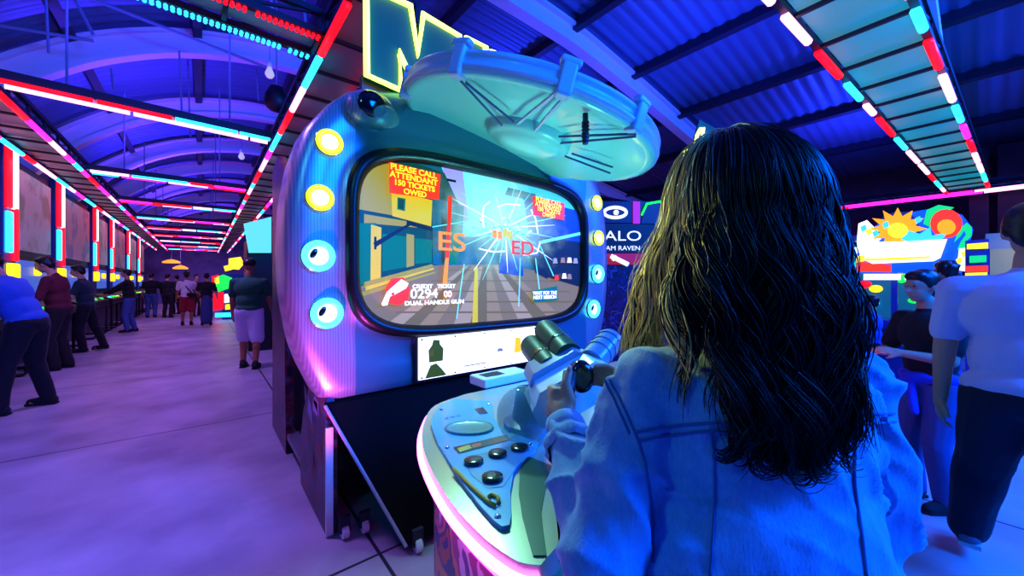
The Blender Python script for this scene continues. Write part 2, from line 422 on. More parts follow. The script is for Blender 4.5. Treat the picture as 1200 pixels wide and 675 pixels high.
for i in range(7):
    y0, y1 = PIL[i], PIL[i + 1] - 0.42
    t = thing('tower_cabinet', where[i], 'arcade machine', (-2.5, (y0 + y1) / 2, 0), 'tall tube-lit cabinets of the left row')
    MB().bx(-2.75, -2.42, y0 - .22, y1 + .16, 0.0, 1.0).bx(-2.6, -2.42, y0 - .22, y1 + .16, 1.0, 3.45).build('body', M['cab_grey'], t, bevel=.01)
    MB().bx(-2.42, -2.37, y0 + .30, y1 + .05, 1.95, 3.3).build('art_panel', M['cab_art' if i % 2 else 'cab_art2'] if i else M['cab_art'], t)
    f = MB().bx(-2.42, -2.38, y0 + .38, y1 - .02, 1.15, 1.85).build('screen_surround', M['black'], t)
    MB().bx(-2.385, -2.372, y0 + .45, y1 - .09, 1.22, 1.78).build('screen', M['scr_dim'], f)
    p = MB().bx(-2.42, -2.33, y0 - .24, y0 + .27, 1.1, 3.62).build('pillar', M['cab_blue'], t, bevel=.01)
    for (ya, za, zb, m) in ((-.13, 2.55, 3.58, 'g_red'), (.11, 2.55, 3.58, 'g_pure'), (-.11, 1.86, 2.5, 'g_cyan'), (.13, 1.74, 2.62, 'g_red')):
        w = .085
        MB().bx(-2.33, -2.28, y0 + ya - w, y0 + ya + w, za, zb).build('light_tube', M[m], p, bevel=.02)
    MB().bx(-2.36, -2.25, y0 - .13, y0 + .15, 1.44, 1.70).build('yellow_lamp', M['g_yellow'], t, bevel=.03)
    MB().bx(-2.38, -2.30, y0 + 1.28, y0 + 1.42, 1.52, 1.68).build('yellow_lamp', M['g_yellow'], t, bevel=.03)
    c = MB().prism([(-2.42, y0, .55), (-1.98, y0, .80), (-1.98, y0, .93), (-2.42, y0, 1.08)], (0, y1 - y0 - .1, 0)).build('control_panel', M['black'], t, bevel=.01)
    for k in range(4):
        yy = y0 + .35 + k * (y1 - y0 - .7) / 3
        MB().lathe([(.045, 0), (.045, .02), (.03, .035), (.001, .04)], (-2.1, yy, .955), n=12).build('button', M[('g_green', 'g_green', 'g_yellow', 'g_cyan')[(k + i) % 4]], c, smooth=True)
    for k in range(3):
        yy = y0 + .15 + k * (y1 - y0 - .35) / 2
        MB().tube([(-2.4, yy, .03), (-2.06, yy, .03), (-2.02, yy, .06), (-2.02, yy, .8)], .025, 8).build('leg', M['black'], t)
# ================================================================== the big domed shooting cabinet
XM, FY = 1.73, 2.30
def Q(px, py, y=FY): return R(px, py, y=y)
def brushed(name, base, dark, rough=0.34, metal=0.55):
    m = mat(name, base, rough, metal); nt = m.node_tree; b = nt.nodes['Principled BSDF']
    tc = nt.nodes.new('ShaderNodeTexCoord'); mp = nt.nodes.new('ShaderNodeMapping'); mp.inputs['Scale'].default_value = (9, 9, 0.8)
    nt.links.new(tc.outputs['Object'], mp.inputs[0])
    w = nt.nodes.new('ShaderNodeTexWave'); w.inputs['Scale'].default_value = 2.2; w.inputs['Distortion'].default_value = 3.0; w.inputs['Detail'].default_value = 2; w.bands_direction = 'X'
    nt.links.new(mp.outputs[0], w.inputs[0])
    r = nt.nodes.new('ShaderNodeValToRGB'); r.color_ramp.elements[0].color = dark; r.color_ramp.elements[1].color = base
    nt.links.new(w.outputs['Fac'], r.inputs[0]); nt.links.new(r.outputs[0], b.inputs['Base Color'])
    bp = nt.nodes.new('ShaderNodeBump'); bp.inputs['Strength'].default_value = 0.015; nt.links.new(w.outputs['Fac'], bp.inputs['Height']); nt.links.new(bp.outputs[0], b.inputs['Normal'])
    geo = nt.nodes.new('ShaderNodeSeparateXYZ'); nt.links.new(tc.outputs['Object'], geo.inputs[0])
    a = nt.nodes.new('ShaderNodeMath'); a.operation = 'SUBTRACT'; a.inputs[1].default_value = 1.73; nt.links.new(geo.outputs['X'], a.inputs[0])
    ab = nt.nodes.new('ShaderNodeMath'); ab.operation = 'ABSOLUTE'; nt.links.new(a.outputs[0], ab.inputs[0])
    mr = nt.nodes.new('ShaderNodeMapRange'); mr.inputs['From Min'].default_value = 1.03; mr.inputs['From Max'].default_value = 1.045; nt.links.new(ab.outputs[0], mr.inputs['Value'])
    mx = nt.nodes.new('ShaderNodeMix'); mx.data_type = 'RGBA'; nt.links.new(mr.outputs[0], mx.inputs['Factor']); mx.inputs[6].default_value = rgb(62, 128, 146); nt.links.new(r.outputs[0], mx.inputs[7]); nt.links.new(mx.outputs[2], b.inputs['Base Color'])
    return m
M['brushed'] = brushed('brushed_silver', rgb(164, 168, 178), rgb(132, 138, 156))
def artmat(name, cols, sc=4.0, rough=0.35, stretch=(1, 1, 1), emit=0):
    m = mat(name, cols[0], rough); nt = m.node_tree; b = nt.nodes['Principled BSDF']
    tc = nt.nodes.new('ShaderNodeTexCoord'); mp = nt.nodes.new('ShaderNodeMapping'); mp.inputs['Scale'].default_value = stretch; nt.links.new(tc.outputs['Object'], mp.inputs[0])
    n = nt.nodes.new('ShaderNodeTexNoise'); n.inputs['Scale'].default_value = sc; n.inputs['Detail'].default_value = 3; n.inputs['Distortion'].default_value = 1.5; nt.links.new(mp.outputs[0], n.inputs[0])
    r = nt.nodes.new('ShaderNodeValToRGB'); r.color_ramp.interpolation = 'CONSTANT'
    k = len(cols)
    while len(r.color_ramp.elements) < k: r.color_ramp.elements.new(0.5)
    for i, c in enumerate(cols):
        r.color_ramp.elements[i].position = 0.0 if i == 0 else 0.30 + 0.40 * i / k; r.color_ramp.elements[i].color = c
    nt.links.new(n.outputs['Fac'], r.inputs[0]); nt.links.new(r.outputs[0], b.inputs['Base Color'])
    if emit: nt.links.new(r.outputs[0], b.inputs['Emission Color']); b.inputs['Emission Strength'].default_value = emit
    return m
M['side_art'] = artmat('side_art', [rgb(14, 10, 26), rgb(44, 22, 70), rgb(20, 14, 34), rgb(90, 20, 40), rgb(60, 60, 96), rgb(22, 16, 40)], 3.2)
M['ped_art'] = artmat('pedestal_art', [rgb(40, 30, 120), rgb(190, 70, 60), rgb(60, 30, 110), rgb(220, 130, 90), rgb(150, 40, 120), rgb(220, 190, 210), rgb(110, 40, 130)], 4.2, stretch=(1, 1, .5))
mm('side_dark', rgb(30, 30, 44), 0.2, 0.4)
mm('tread', rgb(150, 150, 165), 0.35, 0.8, bump=(120, .6))
mm('kick_black', rgb(4, 4, 8), 0.8, spec=.12)
mm('dish', rgb(150, 214, 200), 0.3, coat=0.4)
mm('dish_rim', rgb(176, 180, 206), 0.4, 0.0, coat=0.2)
mm('dish_line', rgb(40, 70, 120), 0.4)
mm('clear', rgb(120, 176, 160), 0.08, alpha=0.42)
M['ring_y'] = glow('yellow_ring', 205, 255, 0, 2.4); M['lamp_y'] = glow('yellow_lamp_core', 255, 255, 170, 3.0)
M['ring_c'] = glow('cyan_ring', 60, 225, 255, 4.2)
M['neon_y'] = glow('yellow_green_neon', 232, 255, 90, 4.2)
M['neon_p'] = glow('pink_edge_neon', 255, 92, 240, 9.0)
M['neon_u'] = glow('magenta_under_strip', 255, 40, 220, 22.0)  # added glow that throws magenta onto the pedestal
M['lit_white'] = glow('lit_white_panel', 235, 245, 255, 2.0)

cab = thing('arcade_cabinet', 'giant silver domed shooting arcade cabinet with a wide rounded game screen', 'arcade machine', (XM, 3.2, 0))
outl = [(.527, .716), (.501, .768), (.43, .93), (.388, 1.058), (.343, 1.328), (.332, 1.597), (.343, 1.836), (.376, 2.054), (.437, 2.26), (.567, 2.439), (.673, 2.541), (.95, 2.62), (1.35, 2.67), (XM, 2.69)]
outl = outl + [(2 * XM - x, z) for x, z in outl[-2::-1]]
SC = (1.70, 1.65)
def outer_r(a):
    d = Vector((math.cos(a), math.sin(a))); best = None; k = len(outl)
    for i in range(k):
        p, q = Vector(outl[i]) - Vector(SC), Vector(outl[(i + 1) % k]) - Vector(SC)
        e = q - p; den = d.x * e.y - d.y * e.x
        if abs(den) < 1e-9: continue
        t = (p.x * e.y - p.y * e.x) / den; s = (p.x * d.y - p.y * d.x) / den
        if t > 0 and -1e-6 <= s <= 1 + 1e-6: best = t if best is None else min(best, t)
    return best
def sup(a, hw, hh, p=4.8):
    c, s = abs(math.cos(a)), abs(math.sin(a)); return ((c / hw) ** p + (s / hh) ** p) ** (-1 / p)
NA = 144; AN = [2 * PI * i / NA for i in range(NA)]
def ringpts(fr, y): return [Vector((SC[0] + fr(a) * math.cos(a), y(a) if callable(y) else y, SC[1] + fr(a) * math.sin(a))) for a in AN]
mix = lambda a, t: (1 - t) * sup(a, 1.05, .60) + t * outer_r(a)
mb = MB()
mb.rings([ringpts(lambda a: outer_r(a) - .0, 2.62), ringpts(lambda a: outer_r(a), 2.40), ringpts(lambda a: outer_r(a) - .012, 2.335), ringpts(lambda a: outer_r(a) - .04, 2.305),
          ringpts(lambda a: mix(a, .72), 2.295), ringpts(lambda a: mix(a, .45), 2.30), ringpts(lambda a: mix(a, .22), 2.315), ringpts(lambda a: mix(a, .08), 2.30), ringpts(lambda a: sup(a, 1.05, .60), 2.285), ringpts(lambda a: sup(a, 1.03, .58), 2.40)])
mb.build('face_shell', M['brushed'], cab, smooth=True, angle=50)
mb = MB()
mb.rings([ringpts(lambda a: sup(a, 1.065, .615), 2.29), ringpts(lambda a: sup(a, 1.06, .61), 2.262), ringpts(lambda a: sup(a, 1.03, .58), 2.245), ringpts(lambda a: sup(a, 1.012, .562), 2.25), ringpts(lambda a: sup(a, .99, .54), 2.28), ringpts(lambda a: sup(a, .99, .54), 2.36)])
bez = mb.build('bezel', mat('bezel_black', rgb(9, 10, 13), .35), cab, smooth=True)

# ---- the game picture (flat artwork on a lit screen)
SY = 2.318
def scol(name, r, g, b, s=1.0): return glow('screen_' + name, r, g, b, s)
PALL = [('teal', 14, 96, 120, 1), ('yellow', 214, 190, 40, 1), ('dgreen', 12, 70, 66, 1), ('green', 8, 112, 84, 1), ('brown', 128, 112, 80, 1), ('cyan', 110, 235, 250, 1.1), ('white', 255, 255, 255, 1.3), ('blue', 14, 60, 150, 1),
        ('red', 240, 50, 24, 1.2), ('orange', 255, 140, 30, 1.2), ('olive', 160, 150, 50, 1), ('dark', 14, 32, 52, 1), ('tan', 168, 146, 112, 1), ('lav', 150, 150, 225, 1.1), ('black', 4, 10, 16, .6), ('purple', 120, 116, 150, 1), ('olive2', 112, 100, 62, 1), ('tan2', 150, 128, 88, 1), ('sky', 60, 200, 235, 1.1), ('pink', 160, 122, 104, 1)]
PIX = {n[0]: i for i, n in enumerate(PALL)}; PM = [scol(*n) for n in PALL]; PIX['haze'] = len(PM); PM.append(mat('screen_haze', (.1, .1, .1, 1), .5, emit=rgb(190, 250, 255), es=1.8, alpha=.05))
scr = MB(); LAY = [0]
def sp(u, v, y=None): return R(400 + u / 2.8125, 160 + v / 2.8125, y=SY if y is None else y)
CLIP = [(SC[0] + sup(2 * PI * i / 72, 1.0, .55, 4.8) * math.cos(2 * PI * i / 72), SC[1] + sup(2 * PI * i / 72, 1.0, .55, 4.8) * math.sin(2 * PI * i / 72)) for i in range(72)]
def clip(poly):
    for (ax, az), (bx_, bz) in zip(CLIP, CLIP[1:] + CLIP[:1]):
        ins = lambda p: (bx_ - ax) * (p[1] - az) - (bz - az) * (p[0] - ax) >= 0
        out = []
        for p, q in zip(poly, poly[1:] + poly[:1]):
            if ins(p): out.append(p)
            if ins(p) != ins(q):
                fp = (bx_ - ax) * (p[1] - az) - (bz - az) * (p[0] - ax); fq = (bx_ - ax) * (q[1] - az) - (bz - az) * (q[0] - ax); t = fp / (fp - fq)
                out.append((p[0] + (q[0] - p[0]) * t, p[1] + (q[1] - p[1]) * t))
        poly = out
        if len(poly) < 3: return []
    return poly
def pg(col, *pts):
    LAY[0] += 1; y = SY - .00025 * LAY[0]
    c = clip([(p.x, p.z) for p in (sp(u, v, y) for u, v in pts)])
    if c: scr.poly([Vector((a, y, b)) for a, b in c], PIX[col])
def ln(col, a, b, w0=2, w1=None):
    w1 = w0 if w1 is None else w1
    d = Vector((b[0] - a[0], b[1] - a[1])).normalized(); n = Vector((-d.y, d.x))
    pg(col, (a[0] + n.x * w0, a[1] + n.y * w0), (b[0] + n.x * w1, b[1] + n.y * w1), (b[0] - n.x * w1, b[1] - n.y * w1), (a[0] - n.x * w0, a[1] - n.y * w0))
MB().poly([Vector((a, SY + .002, b)) for a, b in CLIP]).build('screen', PM[0], cab)
pg('sky', (330, 90), (800, 160), (800, 330), (400, 330)); pg('cyan', (330, 100), (560, 130), (620, 250), (420, 320))
pg('teal', (400, 130), (640, 190), (640, 215), (400, 160)); pg('lav', (330, 60), (480, 120), (470, 190), (400, 300), (345, 200)); pg('cyan', (400, 110), (560, 140), (520, 240), (420, 280))
pg('dgreen', (40, 200), (160, 60), (340, 120), (390, 230), (390, 440), (60, 520))
pg('olive', (60, 90), (165, 60), (170, 260), (60, 240)); pg('yellow', (165, 180), (300, 210), (296, 296), (168, 262))
pg('green', (185, 200), (212, 205), (210, 246), (184, 240)); pg('dgreen', (188, 204), (206, 208), (205, 241), (188, 236))
pg('olive', (75, 255), (250, 285), (250, 300), (75, 285)); pg('green', (60, 285), (115, 285), (115, 480), (60, 490)); pg('yellow', (98, 290), (132, 300), (130, 465), (96, 480))
pg('green', (135, 320), (215, 330), (215, 430), (135, 445)); pg('olive', (215, 320), (240, 325), (240, 425), (215, 432)); pg('green', (243, 335), (300, 340), (298, 415), (243, 420))
pg('dark', (105, 350), (225, 285), (232, 290), (112, 366)); pg('dark', (108, 330), (116, 330), (116, 372), (108, 372)); pg('dark', (215, 275), (300, 300), (300, 312), (215, 290))
pg('teal', (300, 200), (405, 230), (392, 440), (302, 420)); pg('dgreen', (330, 250), (352, 255), (350, 420), (330, 418)); pg('green', (358, 270), (390, 275), (386, 420), (356, 418))
pg('brown', (40, 500), (300, 425), (520, 420), (800, 470), (800, 640), (40, 640))
pg('olive', (75, 480), (300, 420), (302, 430), (75, 500)); pg('yellow', (80, 495), (305, 432), (305, 438), (80, 508)); pg('olive', (60, 515), (310, 444), (310, 450), (60, 530))
pg('tan', (300, 500), (420, 430), (520, 425), (560, 620), (260, 640)); pg('olive', (330, 520), (400, 470), (390, 560), (270, 620)); 
for k in range(13):
    u0 = 395 + k * 12; u1 = 60 + k * 60
    pg(('brown', 'tan', 'olive2', 'tan2')[k % 4], (u0, 428), (u0 + 12, 428), (u1 + 60, 640), (u1, 640))
for k in range(5): pg('olive2', (340 - k * 40, 440 + k * 34), (700 + k * 26, 440 + k * 34), (700 + k * 26, 442 + k * 35), (340 - k * 40, 442 + k * 35))
pg('yellow', (440, 430), (450, 430), (450, 640), (430, 640))

pg('blue', (600, 200), (800, 250), (800, 480), (640, 450)); pg('dark', (655, 330), (800, 350), (800, 500), (650, 455)); pg('blue', (520, 380), (600, 390), (600, 460), (520, 450)); pg('dark', (620, 390), (690, 400), (680, 470), (640, 450))
pg('cyan', (650, 345), (800, 312), (800, 322), (652, 355))
random.seed(3)
for i in range(26):
    a = 2 * PI * i / 26 + random.uniform(-.1, .1); l = random.uniform(110, 210); c = (540, 300)
    ln('cyan' if i % 3 else 'white', c, (c[0] + l * math.cos(a), c[1] + l * math.sin(a) * .95), 4, .4)
star = []
for i in range(20):
    a = 2 * PI * i / 20; r = (95 if i % 2 else 62) * random.uniform(.8, 1.15); star.append((525 + r * math.cos(a) * 1.15, 300 + r * math.sin(a) * .8))
LAY[0] += 1
def burst_mat(c, rx, rz):
    m = bpy.data.materials.new('screen_burst'); m.use_nodes = True; nt = m.node_tree; nt.nodes.clear()
    geo = nt.nodes.new('ShaderNodeTexCoord'); mp = nt.nodes.new('ShaderNodeMapping'); mp.inputs['Location'].default_value = (-c.x / rx, 0, -c.z / rz); mp.inputs['Scale'].default_value = (1 / rx, 0, 1 / rz)
    nt.links.new(geo.outputs['Object'], mp.inputs[0]); nz = nt.nodes.new('ShaderNodeTexNoise'); nz.inputs['Scale'].default_value = 7; nz.inputs['Detail'].default_value = 4; nt.links.new(geo.outputs['Object'], nz.inputs[0])
    ln_ = nt.nodes.new('ShaderNodeVectorMath'); ln_.operation = 'LENGTH'; nt.links.new(mp.outputs[0], ln_.inputs[0])
    ad = nt.nodes.new('ShaderNodeMath'); ad.operation = 'MULTIPLY_ADD'; ad.inputs[1].default_value = .7; nt.links.new(nz.outputs['Fac'], ad.inputs[0]); nt.links.new(ln_.outputs['Value'], ad.inputs[2])
    mr = nt.nodes.new('ShaderNodeMapRange'); mr.interpolation_type = 'SMOOTHSTEP'; mr.inputs['From Min'].default_value = .25; mr.inputs['From Max'].default_value = 1.3; mr.inputs['To Min'].default_value = .92; mr.inputs['To Max'].default_value = 0
    nt.links.new(ad.outputs[0], mr.inputs['Value'])
    e = nt.nodes.new('ShaderNodeEmission'); e.inputs[0].default_value = rgb(178, 240, 255); e.inputs[1].default_value = 1.25
    t = nt.nodes.new('ShaderNodeBsdfTransparent'); mx = nt.nodes.new('ShaderNodeMixShader'); o = nt.nodes.new('ShaderNodeOutputMaterial')
    nt.links.new(mr.outputs[0], mx.inputs[0]); nt.links.new(t.outputs[0], mx.inputs[1]); nt.links.new(e.outputs[0], mx.inputs[2]); nt.links.new(mx.outputs[0], o.inputs[0]); return m
bc = sp(535, 290); yb_ = SY - .00025 * LAY[0]
MB().poly([Vector((a, yb_, b)) for a, b in CLIP]).build('picture_burst', burst_mat(bc, .78, .46), cab)
rs2 = random.Random(9)
for k in range(34):
    a = rs2.uniform(0, 2 * PI); r = rs2.uniform(10, 105); u, v = 535 + r * math.cos(a) * 1.1, 300 + r * .72 * math.sin(a); a2 = rs2.uniform(0, PI); l = rs2.uniform(10, 34)
    ln(('white', 'cyan', 'sky', 'lav')[k % 4], (u, v), (u + l * math.cos(a2), v + l * math.sin(a2)), rs2.uniform(1.2, 3.2), .8)
for u, v in ((505, 322), (522, 326), (540, 318), (556, 326)): pg('orange' if u < 530 else 'yellow', (u - 8, v - 12), (u + 7, v - 14), (u + 9, v + 10), (u - 6, v + 12))
cl = [(470, 230), (490, 214), (515, 232), (545, 222), (590, 226), (625, 240), (640, 270), (648, 320), (655, 350), (645, 384), (600, 390), (540, 378), (500, 380), (455, 370), (470, 300), (465, 262)]
for k_, (a, b) in enumerate(zip(cl, cl[1:] + cl[:1])):
    if k_ % 3 != 1: ln('white', a, b, 2.2)
for a, b in (((300, 298), (410, 280)), ((405, 420), (380, 600)), ((640, 400), (655, 520)), ((655, 360), (700, 460)), ((590, 400), (585, 560))): ln('cyan', a, b, 1.6)
pg('red', (352, 195), (366, 198), (356, 380), (345, 380)); pg('orange', (345, 380), (356, 380), (348, 490), (333, 490)); pg('red', (345, 350), (358, 350), (356, 400), (342, 400))
pg('black', (348, 138), (378, 144), (378, 152), (348, 146))
pg('red', (157, 83), (327, 125), (322, 209), (158, 186)); pg('red', (630, 195), (736, 220), (735, 276), (632, 259))
hx = [(145, 500), (165, 468), (205, 464), (226, 500), (220, 540), (190, 556), (150, 548)]; pg('red', *hx)
pg('white', (132, 552), (150, 512), (198, 470), (222, 484), (214, 500), (178, 520), (160, 528), (152, 556), (136, 558)); pg('red', (165, 516), (176, 512), (174, 522), (166, 524))
pg('red', (336, 510), (366, 508), (364, 530), (336, 532)); pg('red', (276, 538), (286, 538), (286, 552), (276, 552))
pg('green', (628, 512), (632, 508), (712, 492), (714, 540), (636, 548)); pg('teal', (634, 514), (708, 498), (708, 536), (640, 543))
for k, (u, v, c) in enumerate(((705, 410, 'lav'), (730, 408, 'pink'), (752, 408, 'white'), (772, 410, 'lav'), (710, 465, 'red'), (735, 460, 'white'), (752, 462, 'pink'))):
    pg(c, (u - 8, v + 8), (u - 5, v - 9), (u + 5, v - 9), (u + 8, v + 8))
scr.build('game_picture', PM, cab, fix=False)
TX = SY - .048
TW, TY, TO = PM[PIX['white']], scol('text_yellow', 255, 225, 40, 1.3), PM[PIX['orange']]
def st(s, u, v, size, m, align='CENTER', slope=0.0, sx=1.0):
    text('lettering', s, size, m, sp(u, v, TX), (1, 0, slope), (0, 0, 1), cab, .0008, align, sx, bold=.0015)
for k, s in enumerate(('PLEASE CALL', 'ATTENDANT', '150 TICKETS', 'OWED')):
    st(s, 241 + k * 1, 115 + k * 24, .052 - .004 * (k > 1), TY, sx=1.05, slope=-0.02)
    st(s, 684, 215 + k * 15, .050 - .004 * (k > 1), TY, sx=1.05, slope=-0.02)
st('ES', 364, 350, .18, TO, sx=1.35); st('ED', 598, 370, .15, PM[PIX['red']], sx=1.3)
st('CREDIT   TICKET', 308, 494, .036, TW, sx=1.15); st('0294', 274, 519, .085, TW, sx=1.15); st('00', 351, 520, .06, TW); st('DUAL HANDLE GUN', 312, 547, .036, TW, sx=1.3)
st('WAIT FOR THE', 672, 516, .04, TW); st('NEXT MISSION', 672, 530, .04, TW)

# ---- ring lights on both wings
RS = {'y': .80, 'c': .95}
for (px_, py_, c) in ((386, 167, 'y'), (375, 232, 'y'), (373, 300, 'c'), (383, 367, 'c'), (699, 238, 'y'), (701, 279, 'y'), (700, 321, 'c'), (695, 362, 'c')):
    p = Q(px_, py_, 2.285); rot = Matrix.Rotation(PI / 2, 3, 'X') @ Matrix.Scale(RS[c], 3)
    h = MB().lathe([(.094, -.01), (.094, .006), (.088, .010), (.076, .006)], p, rot, 28).build('light_housing', M['chrome'], cab, smooth=True)
    rg = MB(); rg.lathe([(.072 + .018 * math.cos(t), .012 + .014 * math.sin(t)) for t in [2 * PI * i / 10 for i in range(10)]], p, rot, 32, closed=True)
    rg.build('glow_ring', M['ring_' + c], h, smooth=True)
    if c == 'y':
        MB().lathe([(.062, .004), (.055, .016), (.03, .026), (.001, .03)], p, rot, 24).build('lamp', M['lamp_y'], h, smooth=True)
    else:
        MB().lathe([(.062, .004), (.05, .012), (.001, .014)], p, rot, 24).build('lens', mat('pale_blue_lens', rgb(170, 215, 230), .15, emit=rgb(190, 240, 255), es=2.2), h, smooth=True)
        MB().ell(p + Vector((-.026, -.016, .012)), (.016, .008, .030), 14, Matrix.Rotation(.5, 3, 'Y')).build('lamp', M['black_gloss'], h, smooth=True)

# ---- lit instruction panel under the screen
pts = [Q(490, 391, 2.262), Q(625, 386, 2.262), Q(622, 425, 2.262), Q(490, 439, 2.262)]
fr = MB(); x0, x1 = 1.07, 2.09; z0, z1 = .775, 1.045
fr.bx(x0 - .02, x1 + .02, 2.262, 2.31, z0 - .02, z1 + .02).build('panel_frame', M['side_dark'], cab, bevel=.004)
ins = MB().bx(x0, x1, 2.25, 2.264, z0, z1).build('instruction_panel', M['lit_white'], cab)
mb = MB()
for k in range(5):
    for zz in (z0 + .012, z1 - .012): mb.ell((x0 + .02 + k * (x1 - x0 - .04) / 4, 2.249, zz), (.007, .004, .007), 8)
mb.build('bolts', M['black'], ins)
mb = MB(); yy = 2.2475
ol = glow('print_olive', 60, 84, 16, .8); og = glow('print_yellow', 255, 190, 20, 1.2); gy = glow('print_grey', 120, 120, 130, 1)
def blk(x, z, sh, mi): mb.poly([Vector((x + a, yy, z + b)) for a, b in sh], mi)
bottle = [(-.05, -.08), (.05, -.08), (.055, .0), (.03, .03), (.025, .06), (-.02, .065), (-.03, .03), (-.055, 0)]
blk(1.19, .96, bottle, 0); blk(1.18, .83, [(-.07, -.05), (.09, -.05), (.05, .0), (.01, .04), (-.03, .03)], 0); blk(1.16, .94, [(-.015, -.02), (.012, -.02), (.012, .02), (-.015, .02)], 2)
blk(1.89, .92, [(-.035, -.06), (.035, -.06), (.03, .05), (-.025, .06)], 1); blk(1.72, .90, [(-.03, -.012), (.03, -.015), (.02, .008), (-.02, .012)], 2); blk(1.5, .82, [(-.1, -.004), (.1, -.004), (.1, .004), (-.1, .004)], 2)
mb.build('panel_print', [ol, og, gy], ins, fix=False)

# ---- body, side panel with entry step, rear pillar
mb = MB().bx(.62, 2.84, 2.45, 4.25, .12, 2.5); mb.build('body', M['side_dark'], cab, bevel=.02)
sidep = []
MB().prism([Vector((.527, y, z)) for y, z in ((3.55, 0.01), (4.32, 0.01), (4.32, 2.45), (4.0, 2.55), (3.6, 2.3), (3.45, 1.6), (3.62, .9))], (.06, 0, 0)).build('side_panel', M['side_art'], cab, bevel=.006)
MB().prism([Vector((.527, y, z)) for y, z in ((2.25, .01), (2.95, .01), (3.0, .25), (2.86, .55), (2.62, .80), (2.42, .86), (2.30, .72), (2.25, .55))], (.055, 0, 0)).build('side_panel', M['side_art'], cab, bevel=.006)
side2 = MB().prism([Vector((2.88, y, z)) for y, z in ((2.3, .01), (4.32, .01), (4.32, 2.45), (3.5, 2.4), (2.4, .8), (2.3, .7))], (.06, 0, 0)).build('side_panel', M['side_art'], cab, bevel=.006)
MB().bx(.535, .62, 2.9, 3.6, .12, .16).build('entry_step', M['tread'], cab)
MB().bx(.523, .56, 2.245, 2.262, .01, .60).build('edge_trim', M['white_plastic'], cab)
mb = MB(); rn = random.Random(5)
for k in range(9):
    y0 = 2.34 + rn.random() * .4; z0 = .15 + rn.random() * .5; mb.poly([Vector((.5255, y0, z0)), Vector((.5255, y0 + .05 + rn.random() * .12, z0 + rn.random() * .05)), Vector((.5255, y0 + .05 + rn.random() * .08, z0 + .07 + rn.random() * .1)), Vector((.5255, y0 + .01, z0 + .08))], k % 3)
mb.build('side_print', [mat('print_lilac', rgb(120, 110, 170), .4), mat('print_red', rgb(130, 26, 40), .4), mat('print_slate', rgb(52, 50, 84), .4)], cab, fix=False)
# kick panel that slopes down to the console
kp = [Vector((.527, 2.285, .716)), Vector((2.93, 2.285, .716)), Vector((2.65, 1.80, .045)), Vector((.81, 1.85, .045))]
MB().prism(kp, (0, .018, .012)).build('kick_panel', M['kick_black'], cab)
MB().tube([kp[0], kp[3]], .009, 8).build('kick_edge', mat('edge_grey', rgb(150, 156, 176), .4), cab)
for (x, y) in ((.605, 2.19), (.705, 2.17), (.868, 1.84), (2.6, 2.17), (2.7, 2.2)):
    w = MB().cyl((x - .018, y, .036), (x + .018, y, .036), .036, n=18).build('caster', M['white_plastic'], cab, bevel=.006)
    MB().bx(x - .028, x + .028, y - .012, y + .012, .036, .12).build('fork', M['steel_dark'], w)

# ---- saucer canopy over the players
DC = Vector((1.643, 1.85, 2.316)); DN = Vector((.166, -.21, 1)).normalized()
du, dv, _ = frame_of(DN); DRot = Matrix((du, dv, DN)).transposed(); RD = .80
MB().lathe([(.20, .035), (.45, .045), (.68, .03), (.745, .008), (.765, 0), (.795, .005), (.80, .02)], DC, DRot, 72).build('canopy', M['dish'], cab, smooth=True)
can = MB().lathe([(.80, .018), (.812, .026), (.815, .045), (.80, .055), (.80, .085), (.808, .095), (.80, .112), (.74, .12), (.4, .17), (.001, .19)], DC, DRot, 72).build('canopy_rim', M['dish_rim'], cab, smooth=True)
MB().lathe([(.285, .05), (.275, .0), (.25, -.02), (.225, -.022), (.215, -.035), (.13, -.06), (.001, -.068)], DC, DRot, 40).build('canopy_hub', M['dish'], cab, smooth=True)
def dpt(px_, py_, off=0.0):
    d = R(px_, py_, D=1) - Vector((0, 0, CH)); k = ((DC + DN * off) - Vector((0, 0, CH))).dot(DN) / d.dot(DN); return Vector((0, 0, CH)) + d * k
for a, b in (((540, 95), (588, 147)), ((546, 97), (602, 143)), ((655, 160), (745, 157)), ((655, 168), (745, 160)), ((662, 183), (715, 203)), ((670, 180), (718, 196))):
    MB().tube([dpt(*a, -.008), dpt(*b, -.016)], .0065, 6).build('canopy_wire', M['dish_line'], can)
for a, b in (((663, 112), (625, 155)), ((652, 108), (606, 145))): MB().beam(dpt(*a, .0), dpt(*b, -.005), .016, .012).build('canopy_strut', M['dish_rim'], can)
for k, (px_, py_) in enumerate(((534, 86), (664, 104), (748, 152), (474, 112))):
    q = dpt(px_, py_) - DC; q.normalize(); t_ = DN.cross(q)
    rot = Matrix((q, t_, DN)).transposed()
    MB().box(DC + q * .79 + DN * .06, (.07, .07, .15), rot).box(DC + q * .80 + DN * .14, (.05, .10, .035), rot).build('canopy_clamp', M['dish_rim'], can, bevel=.012)
q = dpt(686, 138)
mb = MB().cyl(q + Vector((0, 0, .02)), q + Vector((0, 0, -.13)), .014, n=10)
for k in range(6): mb.cyl(q + Vector((0, 0, -.02 - k * .018)), q + Vector((0, 0, -.028 - k * .018)), .019, n=10)
mb.build('hanging_rod', M['steel_dark'], can, smooth=True, angle=40)
mb = MB(); mb.beam(DC + DN * .15, Vector((1.72, 2.62, 2.6)), .18, .1); mb.build('canopy_bracket', M['dish_rim'], cab, bevel=.01)
